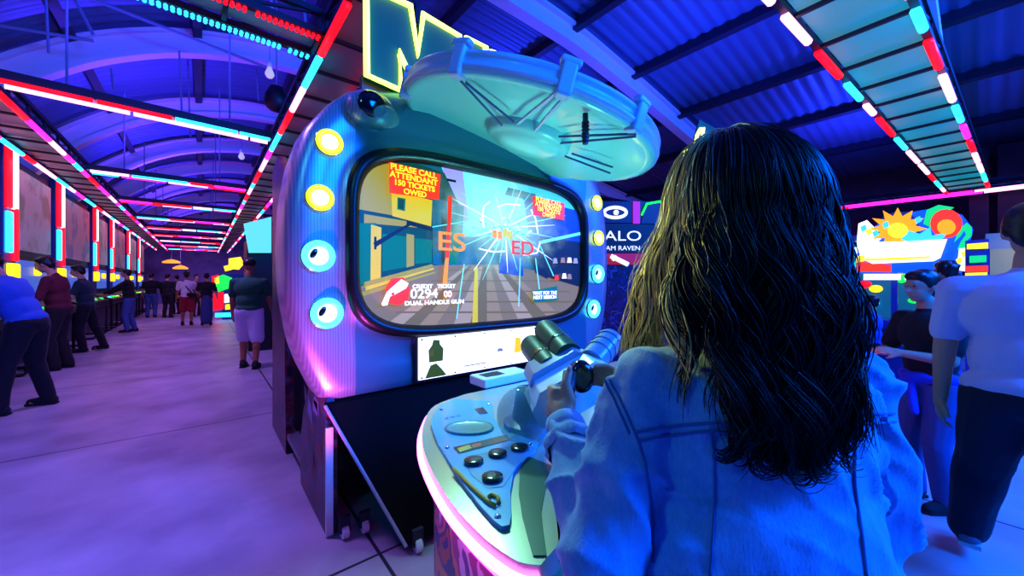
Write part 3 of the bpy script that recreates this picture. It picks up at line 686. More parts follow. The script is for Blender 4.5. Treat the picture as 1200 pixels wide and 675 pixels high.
# spot pod beside the canopy
p = Q(437, 127, 2.22)
pod = MB().ell(p + Vector((.0, .03, 0)), (.14, .10, .11), 24).build('spot_pod', M['brushed'], cab, smooth=True)
MB().ell(p + Vector((-.02, -.05, .0)), (.085, .03, .075), 24).build('spot_lens', M['black_gloss'], pod, smooth=True)
MB().ell(Q(453, 137, 2.12), (.075, .03, .062), 24).build('clear_shade', M['clear'], pod, smooth=True)

# ---- neon letters on top
mm('sign_green', rgb(10, 96, 50), 0.6)
sg = MB().bx(.75, 2.9, 2.36, 2.40, 2.5, 2.66).build('sign_rail', M['steel_dark'], cab)
def letter(pxs, holes=()):
    pts = [Q(a, b) for a, b in pxs]
    l = MB().prism([Vector((p.x, 2.31, p.z)) for p in pts], (0, .06, 0)).build('sign_letter', M['sign_green'], cab)
    MB().tube([Vector((p.x, 2.30, p.z)) for p in pts], .021, 8, closed=True).build('neon_outline', M['neon_y'], l, smooth=True)
    for h in holes: MB().tube([Vector((Q(a, b).x, 2.30, Q(a, b).z)) for a, b in h], .011, 8, closed=True).build('neon_outline', M['neon_y'], l, smooth=True)
letter([(429, -16), (430, 88), (470, 106), (467, 60), (497, 122), (514, 80), (516, 128), (541, 138), (538, 42), (496, 17), (490, 65), (481, 7)])
letter([(547, 44), (547, 142), (566, 150), (569, 55)])
letter([(576, 60), (577, 154), (610, 160), (622, 146), (612, 122), (621, 104), (612, 80), (597, 68)], [[(585, 80), (585, 108), (604, 112), (606, 92)], [(586, 122), (586, 144), (604, 146), (606, 130)]])

# ================================================================== control console with gun turret
con = thing('control_console', 'rounded arcade control console with a glowing pink edge in front of the screen', 'control console', (XM, .9, 0))
lobe = [(.82, 1.304), (.661, 1.255), (.553, 1.125), (.476, .979), (.427, .832), (.394, .676), (.385, .551), (.395, .47), (.418, .44)]
scal = [(.475, .455), (.545, .53), (.63, .61), (.74, .69), (.88, .73), (1.05, .71), (1.22, .64), (1.36, .54), (1.5, .47)]
def smooth2(pts, n=5):
    out = []; k = len(pts)
    for i in range(k - 1):
        p0, p1, p2, p3 = [Vector(pts[max(0, min(k - 1, i + j))]) for j in (-1, 0, 1, 2)]
        for q in range(n):
            t = q / n; out.append(0.5 * ((2 * p1) + (p2 - p0) * t + (2 * p0 - 5 * p1 + 4 * p2 - p3) * t * t + (3 * p1 - p0 - 3 * p2 + p3) * t ** 3))
    out.append(Vector(pts[-1])); return out
lb, sc_ = smooth2(lobe), smooth2(scal + [(1.73, .44)])
half = lb + sc_
full = half + [Vector((2 * XM - p.x, p.y)) for p in half[-2::-1]]
mm('table_metal', rgb(196, 196, 160), 0.25, 0.5, bump=(3, .03), coat=.4)
mm('knee_green', rgb(40, 130, 70), 0.3, coat=.3)  # green light on the knee wall put into its base colour
top = MB().prism([Vector((p.x, p.y, .905)) for p in full], (0, 0, .045)).build('tabletop', M['table_metal'], con, bevel=.004)
def inset(pts, d):
    out = []; k = len(pts)
    for i, p in enumerate(pts):
        t = pts[min(i + 1, k - 1)] - pts[max(i - 1, 0)]; t.normalize(); out.append(p + Vector((-t.y, t.x)) * d)
    return out
pi_ = inset(half, .035)
pfull = pi_ + [Vector((2 * XM - p.x, p.y)) for p in pi_[-2::-1]]
MB().prism([Vector((p.x, p.y, .0)) for p in pfull], (0, 0, .904)).build('pedestal', M['ped_art'], con)
for s in (0, 1):
    sc2 = [(Vector((2 * XM - p.x, p.y)) if s else p) for p in inset(sc_, .03)]
    MB().rings([[Vector((p.x, p.y, .2)) for p in sc2], [Vector((p.x, p.y, .904)) for p in sc2]], closed=False).build('knee_panel', M['knee_green'], con)
for s in (0, 1):
    path = [(Vector((2 * XM - p.x, p.y, .925)) if s else Vector((p.x, p.y, .925))) for p in inset(lb[3:], -.006)]
    MB().tube(path, .0085, 8).build('neon_edge', M['neon_p'], con, smooth=True)
    path = [(Vector((2 * XM - p.x, p.y, .896)) if s else Vector((p.x, p.y, .896))) for p in inset(lb[3:], .010)]
    MB().tube(path, .005, 8).build('under_edge_strip', M['neon_u'], con, smooth=True)  # extra strip added below the neon to light the pedestal
mm('pad_green', rgb(16, 84, 44), 0.35, coat=.2)  # colour of the green reflection painted on the tabletop
# pale blue decorated plate
T = lambda a, b, z=.953: R(a, b, z=z)
mm('plate_blue', rgb(70, 176, 226), 0.25, coat=.4); mm('plate_blue2', rgb(60, 150, 190), 0.3); mm('dial_green', rgb(92, 150, 150), 0.3); mm('btn_dark', rgb(10, 22, 26), 0.15, coat=.5)
mm('ylw', rgb(210, 180, 50), .4); mm('redp', rgb(190, 40, 40), .4)
pl = [(505, 500), (508, 488), (517, 476), (532, 469), (555, 471), (574, 472), (578, 478), (578, 490), (584, 500), (597, 510), (615, 516), (631, 521), (628, 530), (612, 540), (602, 556), (598, 580), (599, 608), (597, 620), (588, 622), (578, 614), (562, 596), (545, 574), (527, 545), (512, 520)]
plate = MB().prism([T(a, b, .951) for a, b in pl], (0, 0, .008)).build('deco_plate', M['plate_blue'], con, bevel=.002)
MB().prism([R(a, b, z=.951) for a, b in ((617, 535), (609, 556), (608, 580), (612, 605), (619, 632), (625, 652), (641, 652), (637, 625), (634, 600), (640, 570), (652, 548))], (0, 0, .0018)).build('green_pad', M['pad_green'], con)  # green reflection on the metal, built as a thin flat shape
zt = .9595
def disc(px_, py_, r0, r1, h, m, nm, par_):
    p = T(px_, py_, zt); MB().lathe([(r0, 0), (r0, h), (r1, h * 1.4), (.0005, h * 1.2)], p, n=28).build(nm, m, par_, smooth=True, angle=50)
p = T(550, 502, zt); rt = Matrix.Rotation(-YAW, 3, 'Z')
MB().lathe([(.075, 0), (.072, .006), (.062, .004), (.055, .002), (.0005, .003)], p, rt @ Matrix.Diagonal((1, .72, 1)), 32).build('dial', M['dial_green'], plate, smooth=True)
for a, b in ((555, 542), (583, 533), (609, 526), (577, 561)): disc(a, b, .024, .018, .007, M['btn_dark'], 'button', plate)
q4 = lambda *pp: [T(a, b, zt + .0006) for a, b in pp]
MB().poly(q4((545, 536), (618, 517), (628, 527), (606, 546), (590, 570), (572, 572), (552, 556))).build('button_field', M['plate_blue2'], plate)
mb = MB(); mb.poly([T(a, b, zt + .001) for a, b in ((531, 524), (594, 509), (598, 515), (538, 531))], 0)
mb.poly([T(a, b, zt + .0015) for a, b in ((536, 525), (550, 521), (553, 525), (539, 530))], 1); mb.poly([T(a, b, zt + .0015) for a, b in ((552, 521), (563, 518), (565, 522), (554, 525))], 2)
mb.poly([T(a, b, zt + .001) for a, b in ((556, 479), (566, 477), (572, 484), (562, 485))], 0)
for k in range(3): mb.poly([T(521 + k * 7 + a, 489 - k * 1.5 + b, zt + .001) for a, b in ((0, 0), (4, -1), (5, 1), (1, 2))], 3)
mb.build('plate_print', [M['btn_dark'], M['ylw'], M['redp'], M['plate_blue2']], plate, fix=False)
MB().tube([T(a, b, zt + .003) for a, b in ((532, 549), (552, 570), (572, 588), (580, 592), (585, 589), (583, 582), (576, 579), (573, 582))], .0042, 8).build('cane_print', M['ylw'], plate, smooth=True)
mb = MB()
for a, b in ((517, 480), (573, 474), (524, 524), (583, 605), (622, 521)): mb.ell(T(a, b, zt), (.007, .007, .004), 10)
mb.build('bolts', M['chrome'], plate, smooth=True)
# raised card box at the rear of the table
b0 = R(586, 443, z=.985)
bxo = MB().box((b0.x + .05, b0.y + .06, .97), (.26, .12, .04), None).build('riser_box', M['white_plastic'], con, bevel=.006)
MB().box((b0.x + .0, b0.y + .06, .9905), (.10, .06, .003), None).build('slot_plate', M['black'], bxo)
# gun turret
ga = (R(632, 400, D=1.2) - R(672, 452, D=.85)).normalized()
rv, uv_ = Vector((C_, -S_, 0)), Vector((0, 0, 1))
gl = (rv * .88 + uv_ * .47); gl = (gl - ga * gl.dot(ga)).normalized(); gv = gl.cross(ga)
if gv.z < 0: gv = -gv
GR = Matrix((gl, ga, gv)).transposed()
mm('gun_white', rgb(205, 232, 235), 0.25, coat=.4); mm('gun_grey', rgb(120, 140, 160), 0.3, coat=.3); mm('barrel_green', rgb(2, 62, 40), 0.42, 0, spec=.2)
gun = MB().lathe([(.085, 0), (.085, .02), (.06, .03), (.045, .12)], T(622, 500, .95), n=28).build('gun_turret', M['gun_grey'], con, smooth=True, angle=40)
MB().ell(R(612, 486, D=1.06), (.072, .072, .078), 28).build('clear_dome', M['clear'], gun, smooth=True)
def chamf(c, w, l, h, ch):
    prof = [(-w / 2, -h / 2 + ch), (-w / 2 + ch, -h / 2), (w / 2 - ch, -h / 2), (w / 2, -h / 2 + ch), (w / 2, h / 2 - ch), (w / 2 - ch, h / 2), (-w / 2 + ch, h / 2), (-w / 2, h / 2 - ch)]
    return MB().prism([c + GR @ Vector((a, -l / 2, b)) for a, b in prof], ga * l)
chamf(R(652, 433, D=1.08), .175, .09, .085, .022).build('front_housing', M['gun_grey'], gun, bevel=.004)
chamf(R(668, 452, D=1.02), .22, .11, .105, .03).build('rear_housing', M['gun_white'], gun, bevel=.004)
chamf(R(640, 470, D=1.04), .09, .12, .07, .012).build('side_plate', M['gun_white'], gun, bevel=.004)
for a, b in (((667, 418), (638, 386)), ((647, 434), (622, 404))):
    p0, p1 = R(*a, D=1.07), R(*b, D=1.28)
    brl = MB().tube([p0, p0.lerp(p1, .9), p0.lerp(p1, .97), p1], [.040, .040, .037, .028], 24).build('barrel', M['barrel_green'], gun, smooth=True, angle=40)
    MB().cyl(p0.lerp(p1, .3), p0.lerp(p1, .36), .0412, n=24).build('barrel_band', M['btn_dark'], brl)
p0, p1 = R(693, 424, D=1.03), R(716, 398, D=1.12)
mb = MB().cyl(p0, p1, .036, n=24)
for k in (.35, .6, .85): mb.cyl(p0.lerp(p1, k), p0.lerp(p1, k + .08), .039, n=24)
mb.build('side_cylinder', M['gun_grey'], gun, smooth=True, angle=40)
kc = R(681, 441, D=.92); kd = Vector((-.55, -.75, .1)).normalized()
u_, v_, w_ = frame_of(kd)
MB().lathe([(.001, -.03), (.034, -.028), (.037, .0), (.034, .014), (.022, .02), (.001, .016)], kc, Matrix((u_, v_, w_)).transposed() @ Matrix.Diagonal((.82, 1.08, 1)), 28).build('round_knob', M['black_gloss'], gun, smooth=True)
MB().tube([R(668, 436, D=.91), R(664, 470, D=.88), R(662, 492, D=.88)], [.017, .017, .015], 14).build('grip', M['black'], gun, smooth=True)
# ================================================================== cabinets on the right side of the hall
def X7(px, py, off=0.0): return R(px, py, x=7.0 - off)
mc = thing('arcade_cabinet', 'brightly lit arcade cabinet with a sunburst marquee behind the boy in black', 'arcade machine', (7.4, .55, 0))
ya, yb = .13, 1.25
MB().bx(7.05, 7.9, ya, yb, 0, .85).bx(7.45, 7.9, ya, yb, .85, 2.0).bx(7.0, 7.9, ya, yb, 1.98, 2.05).build('body', M['cab_blue'], mc, bevel=.01)
for yy in (ya + .03, (ya + yb) / 2, yb - .03): MB().bx(7.02, 7.10, yy - .03, yy + .03, .85, 2.0).build('post', M['cab_blue'], mc)
g_ = lambda n, r, g, b, s=1.2: glow('marquee_' + n, r, g, b, s)
MQ = [g_('white', 240, 250, 255, 2.0), g_('blue', 10, 90, 255, 1.0), g_('orange', 255, 150, 20, 1.6), g_('yellow', 255, 225, 40, 1.6), g_('red', 255, 50, 30, 1.5), g_('green', 20, 210, 110, 1.2), g_('sky', 60, 200, 255, 1.4), g_('dark', 10, 50, 110, .8)]
def slab(pts, mi, off, th, name, parent=mc):
    return MB().prism([X7(a, b, off) for a, b in pts], (th, 0, 0)).build(name, MQ[mi], parent)
head = slab([(1004, 300), (1008, 276), (1030, 262), (1060, 250), (1100, 243), (1128, 252), (1140, 268), (1134, 290), (1126, 320), (1004, 320)], 1, .02, .25, 'marquee')
def cut(pts, mi, off, name='marquee_cutout'): return slab(pts, mi, off, .02, name, head)
st_ = []
for i in range(24):
    a = 2 * PI * i / 24; r = 20 if i % 2 else 33; st_.append((1052 + r * 1.05 * math.cos(a), 268 + r * .75 * math.sin(a)))
cut([(1004, 284), (1006, 262), (1016, 258), (1026, 268), (1032, 280), (1022, 290)], 0, .05)
cut([(1028, 276), (1034, 255), (1046, 249), (1064, 248), (1076, 258), (1078, 280)], 7, .045)
cut(st_, 2, .06); cut([(1052 + 12 * math.cos(i * PI / 6), 270 + 9 * math.sin(i * PI / 6)) for i in range(12)], 3, .08)
cut([(1082, 262), (1086, 246), (1100, 240), (1118, 243), (1104, 252), (1094, 268)], 5, .05)
cut([(1109 + 19 * math.cos(i * PI / 8), 262 + 17 * math.sin(i * PI / 8)) for i in range(16)], 4, .07)
cut([(1109 + 11 * math.cos(i * PI / 8), 266 + 9 * math.sin(i * PI / 8)) for i in range(16)], 2, .09)
cut([(1118, 284), (1124, 268), (1133, 261), (1139, 266), (1139, 276), (1133, 282), (1130, 292), (1122, 292), (1126, 283), (1132, 275), (1130, 270), (1126, 276)], 5, .06)
cut([(1056, 280), (1064, 270), (1078, 274), (1090, 266), (1092, 276), (1112, 272), (1100, 284), (1070, 286)], 6, .075)
ban = cut([(1004, 284), (1062, 283), (1110, 280), (1102, 302), (1094, 306), (1022, 309), (1008, 302)], 0, .085)
cut([(1012, 303), (1090, 300), (1088, 303), (1014, 306)], 3, .09)
for a, b, c_ in ((1008, 266, 6), (1014, 270, 3), (1022, 272, 6), (1034, 262, 6), (1072, 256, 6), (1126, 296, 3), (1120, 304, 3)): cut([(a, b), (a + 6, b - 3), (a + 8, b + 3), (a + 2, b + 6)], c_, .095)
cut([(1003, 306), (1044, 310), (1044, 319), (1003, 318)], 4, .06); cut([(1046, 309), (1096, 306), (1118, 290), (1118, 320), (1046, 320)], 1, .055)
cut([(1003, 300), (1014, 299), (1012, 306), (1003, 308)], 3, .09)
for k, (a, b) in enumerate(((1012, 1055), (1060, 1092))): slab([(a, 321), (b, 321), (b, 328), (a, 328)], 0, .03, .05, 'light_strip')
slab([(1124, 291), (1133, 290), (1131, 318), (1121, 316)], 0, .06, .05, 'light_strip')
# inside playfield with coloured lamps
pf = MB().bx(7.40, 7.45, ya + .05, yb - .05, .9, 1.95).build('playfield', mat('playfield_teal', rgb(20, 90, 120), .4, emit=rgb(10, 110, 150), es=.5), mc)
rn = random.Random(11)
for k in range(22):
    MB().ell((7.38, ya + .15 + rn.random() * (yb - ya - .3), .95 + rn.random() * .9), (.02, .05 + rn.random() * .03, .03 + rn.random() * .06), 10).build('lamp', [M['g_green'], M['g_yellow'], M['g_cyan'], M['g_red'], M['lit_white']][k % 5], pf, smooth=True)
MB().bx(6.85, 7.1, ya, yb, .80, .92).build('control_panel', M['cab_blue'], mc, bevel=.02)
# small bright vending tower right of it and the timber booth
tw = thing('ticket_machine', 'narrow machine with red and yellow lit panels right of the bright marquee', 'arcade machine', (7.2, -.2, 0))
def XS(px, py, off=0.0): return R(px, py, x=6.5 - off)
MB().prism([XS(1131, 282), XS(1159, 280), XS(1159, 520), XS(1131, 520)], (.35, 0, 0)).build('body', M['cab_blue'], tw)
for pts, mi in (([(1133, 286), (1158, 284), (1158, 291), (1133, 292)], 3), ([(1136, 300), (1156, 299), (1156, 307), (1136, 308)], 5), ([(1132, 312), (1158, 311), (1158, 318), (1132, 319)], 4), ([(1131, 320), (1157, 319), (1157, 323), (1131, 324)], 3), ([(1129, 326), (1152, 325), (1148, 334), (1129, 334)], 6)):
    MB().prism([XS(a, b, .03) for a, b in pts], (.03, 0, 0)).build('lit_panel', MQ[mi], tw)
bo = thing('timber_booth', 'yellowish timber booth behind the man in the white tee', 'booth', (8.5, -.6, 0))
mm('timber', rgb(196, 170, 90), .6, bump=(4, .3, (1, 12, 12))); mm('timber_grey', rgb(150, 146, 120), .6)
def X8(px, py): return R(px, py, x=8.2)
MB().prism([X8(1160, 292), X8(1215, 290), X8(1215, 520), X8(1160, 520)], (.8, 0, 0)).build('front', M['timber'], bo)
MB().prism([X8(1155, 274), X8(1230, 270), X8(1230, 290), X8(1155, 292)], (.9, 0, 0)).build('top_board', M['timber_grey'], bo)
struct(MB().bx(13.5, 13.8, -2.4, -.28, 0, 4.4).bx(13.5, 13.8, -.16, .12, 0, 4.4).build('wall_partition', M['wall_dark']))

# cabinet with the film-shooter sign seen past the right wing
hs = thing('arcade_cabinet', 'dark arcade cabinet with a black sign seen between the silver wing and the hair', 'arcade machine', (4.9, 3.6, 0))
dirx = Vector((C_, -S_, 0)); bd = Vector((S_, C_, 0))
def HP(px, py, off=0.0): return R(px, py, D=5.0 - off)
hd = MB().prism([HP(690, 296), HP(775, 296), HP(775, 262), HP(690, 262)], bd * .1).build('sign_board', M['black'], hs, bevel=.005)
MB().prism([HP(690, 310), HP(775, 310), HP(775, 297), HP(690, 297)], bd * .08).build('red_band', mat('dim_red', rgb(150, 10, 40), .4, emit=rgb(170, 8, 50), es=.6), hs)
MB().prism([HP(692, 520), HP(775, 520), HP(775, 311), HP(692, 311)], bd * .9).build('body', artmat('halo_art', [rgb(6, 8, 30), rgb(10, 14, 60), rgb(20, 20, 80), rgb(8, 8, 24), rgb(60, 60, 120), rgb(8, 10, 40)], 5), hs)
TWs = glow('sign_white', 225, 235, 255, 1.3)
text('lettering', 'HALO', .185, TWs, HP(722, 277, .01), dirx, (0, 0, 1), hd, .002, sx=1.35)
text('lettering', 'FIRETEAM RAVEN', .085, TWs, HP(718, 291, .01), dirx, (0, 0, 1), hd, .002, sx=1.1)
bk = MB().prism([HP(700, 261), HP(775, 261), HP(775, 236), HP(700, 236)], bd * .1).build('top_board', mat('deep_blue', rgb(6, 8, 60), .4), hs)
el = [HP(721 + 13 * math.cos(2 * PI * i / 24), 249 + 6 * math.sin(2 * PI * i / 24) , .01) for i in range(24)]
MB().tube(el, .022, 6, closed=True).ell(HP(722, 249, .015), .035, 12).tube([HP(708, 250, .01), HP(702, 254, .01)], .02, 6).build('eye_emblem', TWs, bk, smooth=True)
MB().prism([HP(742, 262, .02), HP(750, 262, .02), HP(750, 236, .02), HP(742, 236, .02)], bd * .02).build('pink_strip', mat('dim_pink', rgb(160, 20, 130), .4, emit=rgb(190, 10, 150), es=.8), bk)
MB().prism([HP(751, 262, .02), HP(757, 240, .02), HP(775, 238, .02), HP(775, 262, .02)], bd * .02).build('dark_print', mat('maroon', rgb(60, 10, 40), .4), bk)
MB().tube([HP(752, 252, .04), HP(758, 239, .04), HP(774, 236, .04)], .014, 6).build('green_neon', M['g_green'], bk)
MB().tube([HP(716, 298 + 2, .05), HP(736, 310, .05)], .03, 8).tube([HP(722, 300, .05), HP(718, 305, .05)], .02, 8).build('rifle_print', TWs, hs)
nb = thing('neon_sign', 'small yellow-green neon curve just left of the top of the dark hair', 'neon sign', R(818, 160, D=6.5))
def NP(px, py): return R(px, py, D=6.5)
MB().prism([NP(805, 195), NP(840, 195), NP(838, 150), NP(820, 140)], bd * .06).build('backing', M['sign_green'], nb)
MB().tube([NP(816, 178), NP(815, 168), NP(817, 158), NP(821, 151), NP(824, 150), NP(823, 160)], .03, 8).build('neon_tube', M['neon_y'], nb, smooth=True)
MB().tube([NP(803, 186), NP(803, 178), NP(806, 176)], .03, 8).build('neon_tube', M['neon_y'], nb, smooth=True)

# ================================================================== far down the aisle
fc = thing('arcade_cabinet', 'small arcade cabinet with yellow, green and red lights at the end of the aisle', 'arcade machine', R(272, 374, z=0))
b = R(272, 374, z=0); wdt = .5
MB().bx(b.x - .3, b.x + .7, b.y, b.y + .8, 0, 1.75).build('body', M['cab_blue'], fc, bevel=.02)
def FP(px, py, o=0.0): return R(px, py, y=b.y - .02 - o)
for pts, m in (([(268, 303), (282, 301), (286, 309), (280, 316), (268, 315)], 'g_yellow'), ([(262, 312), (270, 310), (272, 316), (264, 318)], 'g_yellow'), ([(250, 326), (262, 322), (272, 326), (273, 336), (256, 342)], 'g_green'), ([(248, 324), (256, 322), (257, 332), (249, 334)], 'g_red'), ([(250, 344), (262, 342), (262, 362), (250, 364)], 'g_red'), ([(263, 345), (271, 344), (271, 354), (263, 355)], 'lit_white'), ([(264, 357), (272, 356), (272, 362), (264, 363)], 'g_yellow'), ([(252, 367), (278, 366), (278, 371), (252, 372)], 'g_cyan')):
    MB().prism([FP(*p, .02) for p in pts], (0, .03, 0)).build('lit_panel', M[m], fc)
lc = thing('arcade_cabinet', 'tall cabinet with a pale cyan lit sign behind the man in the green shirt', 'arcade machine', (1.0, 9.5, 0))
MB().bx(.72, 1.9, 9.3, 10.4, 0, 1.2).bx(.72, 1.9, 9.6, 10.4, 1.2, 2.3).build('body', M['black'], lc, bevel=.02)
MB().prism([R(a, b_, y=9.28) for a, b_ in ((286, 262), (318, 254), (318, 296), (292, 296))], (0, .1, 0)).build('lit_sign', glow('pale_cyan_sign', 90, 205, 235, 1.3), lc)
for (px_, py_, w) in ((201, 307, 1.0), (211.5, 314, .8)):
    t = thing('hanging_lamp', 'flat orange lamp hanging before the dark end wall, the %s of the two' % ('larger' if w == 1 else 'smaller'), 'lamp', R(px_, py_, y=31 if w == 1 else 29.3))
    q = R(px_, py_, y=31 if w == 1 else 29.3)
    MB().lathe([(.42 * w, -.06), (.44 * w, 0), (.25 * w, .1), (.04, .16)], q, n=24).build('shade', M['g_orange'], t, smooth=True)
    MB().tube([q + Vector((0, 0, .1)), Vector((q.x, q.y, 5))], .015, 6).build('cord', M['wire'], t)
# ================================================================== people
mm('skin', rgb(196, 140, 112), 0.5, spec=.4); mm('skin_tan', rgb(150, 98, 74), 0.5, spec=.4)
mm('hair_black', rgb(14, 11, 12), 0.4); mm('sole', rgb(190, 185, 190), .6)
def cloth(name, r, g, b): return mm(name, rgb(r, g, b), .85, bump=(26, .15), sheen=.04)
cloth('c_blue', 36, 90, 190); cloth('c_navy', 10, 12, 24); cloth('c_maroon', 84, 10, 30); cloth('c_black', 14, 14, 18); cloth('c_teal', 16, 44, 56); cloth('c_jeans', 52, 80, 140)
cloth('c_white', 220, 215, 225); cloth('c_red', 150, 24, 44); cloth('c_denim', 44, 62, 112); cloth('c_green', 10, 84, 60); cloth('c_lav', 200, 190, 225); cloth('c_hood', 24, 60, 200); cloth('c_pants', 16, 20, 44); cloth('c_shoe', 20, 20, 26); cloth('c_shoeg', 120, 110, 130); cloth('c_grey', 60, 62, 80)
def ik(a, b, l1, l2, pole):
    d = b - a; L = min(d.length, (l1 + l2) * .998); d.normalize(); b = a + d * L
    x = (l1 * l1 - l2 * l2 + L * L) / (2 * L); h = math.sqrt(max(l1 * l1 - x * x, 0)); p = pole - d * pole.dot(d)
    p = p.normalized() if p.length > 1e-5 else Vector((0, 1, 0))
    return a + d * x + p * h, b
V = Vector
def hand(mb, wrist, d, palm_n, s, side, curl=.35):
    """palm, four unequal bent fingers and a thumb from the side of the palm"""
    d = d.normalized(); n = (palm_n - d * palm_n.dot(d)).normalized(); w = d.cross(n) * side
    c = wrist + d * .045 * s
    mb.cap(wrist, .024 * s, wrist + d * .03 * s, .028 * s)
    for k in (-1, 0, 1): mb.cap(wrist + d * .02 * s + w * k * .016 * s, .015 * s, wrist + d * .085 * s + w * k * .024 * s, .013 * s, 8)
    for k, l in zip((-1.5, -.5, .5, 1.5), (.062, .076, .08, .07)):
        p0 = wrist + d * .088 * s + w * k * .019 * s; l *= s
        p1 = p0 + (d * math.cos(curl) + n * math.sin(curl)) * l * .45
        p2 = p1 + (d * math.cos(curl * 2.1) + n * math.sin(curl * 2.1)) * l * .32
        p3 = p2 + (d * math.cos(curl * 3) + n * math.sin(curl * 3)) * l * .25
        mb.cap(p0, .0095 * s, p1, .009 * s, 8); mb.cap(p1, .009 * s, p2, .0082 * s, 8); mb.cap(p2, .0082 * s, p3, .0072 * s, 8)
    t0 = wrist + d * .028 * s + w * .026 * s; t1 = t0 + (d * .75 + w * .62 + n * .25).normalized() * .038 * s; t2 = t1 + (d * .95 + w * .2 + n * .35).normalized() * .032 * s
    mb.cap(t0, .0135 * s, t1, .011 * s, 8); mb.cap(t1, .011 * s, t2, .009 * s, 8)

def person(label, pos, height, face, shirt='c_black', pants='c_navy', shoes='c_shoe', hair='hair_black', skin='skin', lean=0.0, lw=(-.30, .18, .86), rw=(.30, .18, .86), lf=(-.11, .0), rf=(.11, .0), lift=(0, 0), head_pitch=0.0, head_yaw=0.0,
           legs='long', sleeves='short', build=1.0, voxel=.013, hairstyle='short', extras=None, pants_w=1.0, group=None, hem=.90):
    s = height / 1.75
    base = Matrix.Translation(V((pos[0], pos[1], 0))) @ Matrix.Rotation(-face, 4, 'Z') @ Matrix.Scale(s, 4)
    t = thing('person', label, 'person', (pos[0], pos[1], 0), group)
    pel = V((0, 0, .94)); up = V((0, math.sin(lean), math.cos(lean)))
    fw = V((0, math.cos(lean), -math.sin(lean)))
    pel = pel + V((0, -.25 * math.sin(lean) * .6, 0))
    waist = pel + up * .13; chest = pel + up * .36; neckb = pel + up * .52
    hp = lean * .45 + head_pitch
    nk = neckb + V((0, math.sin(hp), math.cos(hp))) * .09
    hrot = Matrix.Rotation(head_yaw, 3, 'Z') @ Matrix.Rotation(-hp, 3, 'X')
    hc = nk + hrot @ V((0, .025, .115))
    sh = {-1: neckb + V((-.185 * build, 0, 0)) - up * .055, 1: neckb + V((.185 * build, 0, 0)) - up * .055}
    hip = {-1: pel + V((-.09, 0, -.02)), 1: pel + V((.09, 0, -.02))}
    wr = {-1: V(lw), 1: V(rw)}; ft = {-1: V((lf[0], lf[1], .085 + lift[0])), 1: V((rf[0], rf[1], .085 + lift[1]))}
    el, kn = {}, {}
    for sd in (-1, 1):
        el[sd], wr[sd] = ik(sh[sd], wr[sd], .29, .25, V((sd * .5, -.6, -.5)))
        kn[sd], ft[sd] = ik(hip[sd], ft[sd], .43, .42, V((sd * .12, 1, 0)))
    X = lambda p: base @ p
    def xf(mb):
        mb.v = [tuple(base @ V(v)) for v in mb.v]; return mb
    def xf_(p): return p
    mb = MB(); b = build
    # trunk
    mb.ell(pel, (.155 * b, .11 * b, .12), 20); mb.ell(waist + up * .03, (.135 * b, .10 * b, .16), 20, Matrix.Rotation(-lean, 3, 'X'))
    mb.ell(chest, (.165 * b, .115 * b, .19), 20, Matrix.Rotation(-lean, 3, 'X')); mb.cap(sh[-1], .055, sh[1], .055); mb.cap(neckb - up * .03, .062, nk, .054)
    for sd in (-1, 1):
        mb.cap(sh[sd], .056, el[sd], .042); mb.cap(el[sd], .043, wr[sd], .028)
        hd_ = (wr[sd] - el[sd]).normalized()
        hand(mb, wr[sd], hd_, V((-sd * .8, .25, -.5)) , 1.0, -sd if False else sd * -1)
        mb.cap(hip[sd], .09 * b, kn[sd], .06); mb.cap(kn[sd] , .06, kn[sd].lerp(ft[sd], .35) - V((0, .012, 0)), .056); mb.cap(kn[sd].lerp(ft[sd], .35), .054, ft[sd], .04)
        mb.cap(ft[sd] - V((0, .02, .04)), .038, ft[sd] + V((0, .13, -.05)), .034)
    # head with features
    h = lambda x, y, z: hc + hrot @ V((x, y, z))
    mb.ell(h(0, -.01, .02), (.076, .095, .098), 20, hrot); mb.ell(h(0, .025, -.035), (.058, .068, .078), 18, hrot); mb.ell(h(0, .055, -.085), (.032, .032, .028), 12, hrot)
    mb.cap(h(0, .085, .02), .011, h(0, .112, -.022), .015, 10); mb.ell(h(0, .092, -.058), (.024, .012, .010), 10, hrot); mb.ell(h(0, .078, .035), (.052, .02, .014), 12, hrot)
    for sd in (-1, 1):
        mb.ell(h(sd * .077, -.012, -.005), (.012, .022, .034), 12, hrot); mb.ell(h(sd * .031, .075, .012), (.014, .012, .010), 10, hrot)
    body = remesh(xf(mb), 'body', voxel * s, M[skin], t, 3)
    # hair
    mb = MB()
    if hairstyle != 'cap':
        mb.ell(h(0, -.025, .045), (.086, .100, .088), 20, hrot); mb.ell(h(0, .03, .085), (.07, .055, .04), 14, hrot); mb.ell(h(0, -.065, -.01), (.072, .052, .075), 14, hrot)
        for sd in (-1, 1): mb.ell(h(sd * .068, -.02, .02), (.02, .05, .05), 12, hrot)
        if hairstyle == 'long':
            mb.ell(h(0, -.08, -.10), (.085, .045, .15), 16, hrot)
        if hairstyle == 'curly':
            rr_ = random.Random(len(label))
            for k in range(46):
                a = rr_.uniform(0, 2 * PI); e = rr_.uniform(.1, 1.3)
                mb.ell(h(.085 * math.cos(a) * math.cos(e), -.02 + .1 * math.sin(a) * math.cos(e), .05 + .085 * math.sin(e)), .022, 8)
        remesh(xf(mb), 'hair', .009 * s, M[hair], t, 2)
    else:
        mb.ell(h(0, -.012, .045), (.092, .108, .085), 20, hrot); mb.ell(h(0, .10, .045), (.07, .07, .012), 16, hrot)
        remesh(xf(mb), 'cap', .008 * s, M[hair], t, 2)
    # eyes
    mb = MB()
    for sd in (-1, 1): mb.ell(h(sd * .031, .0835, .012), (.009, .005, .006), 8, hrot)
    xf(mb).build('eyes', M['black'], t, smooth=True)
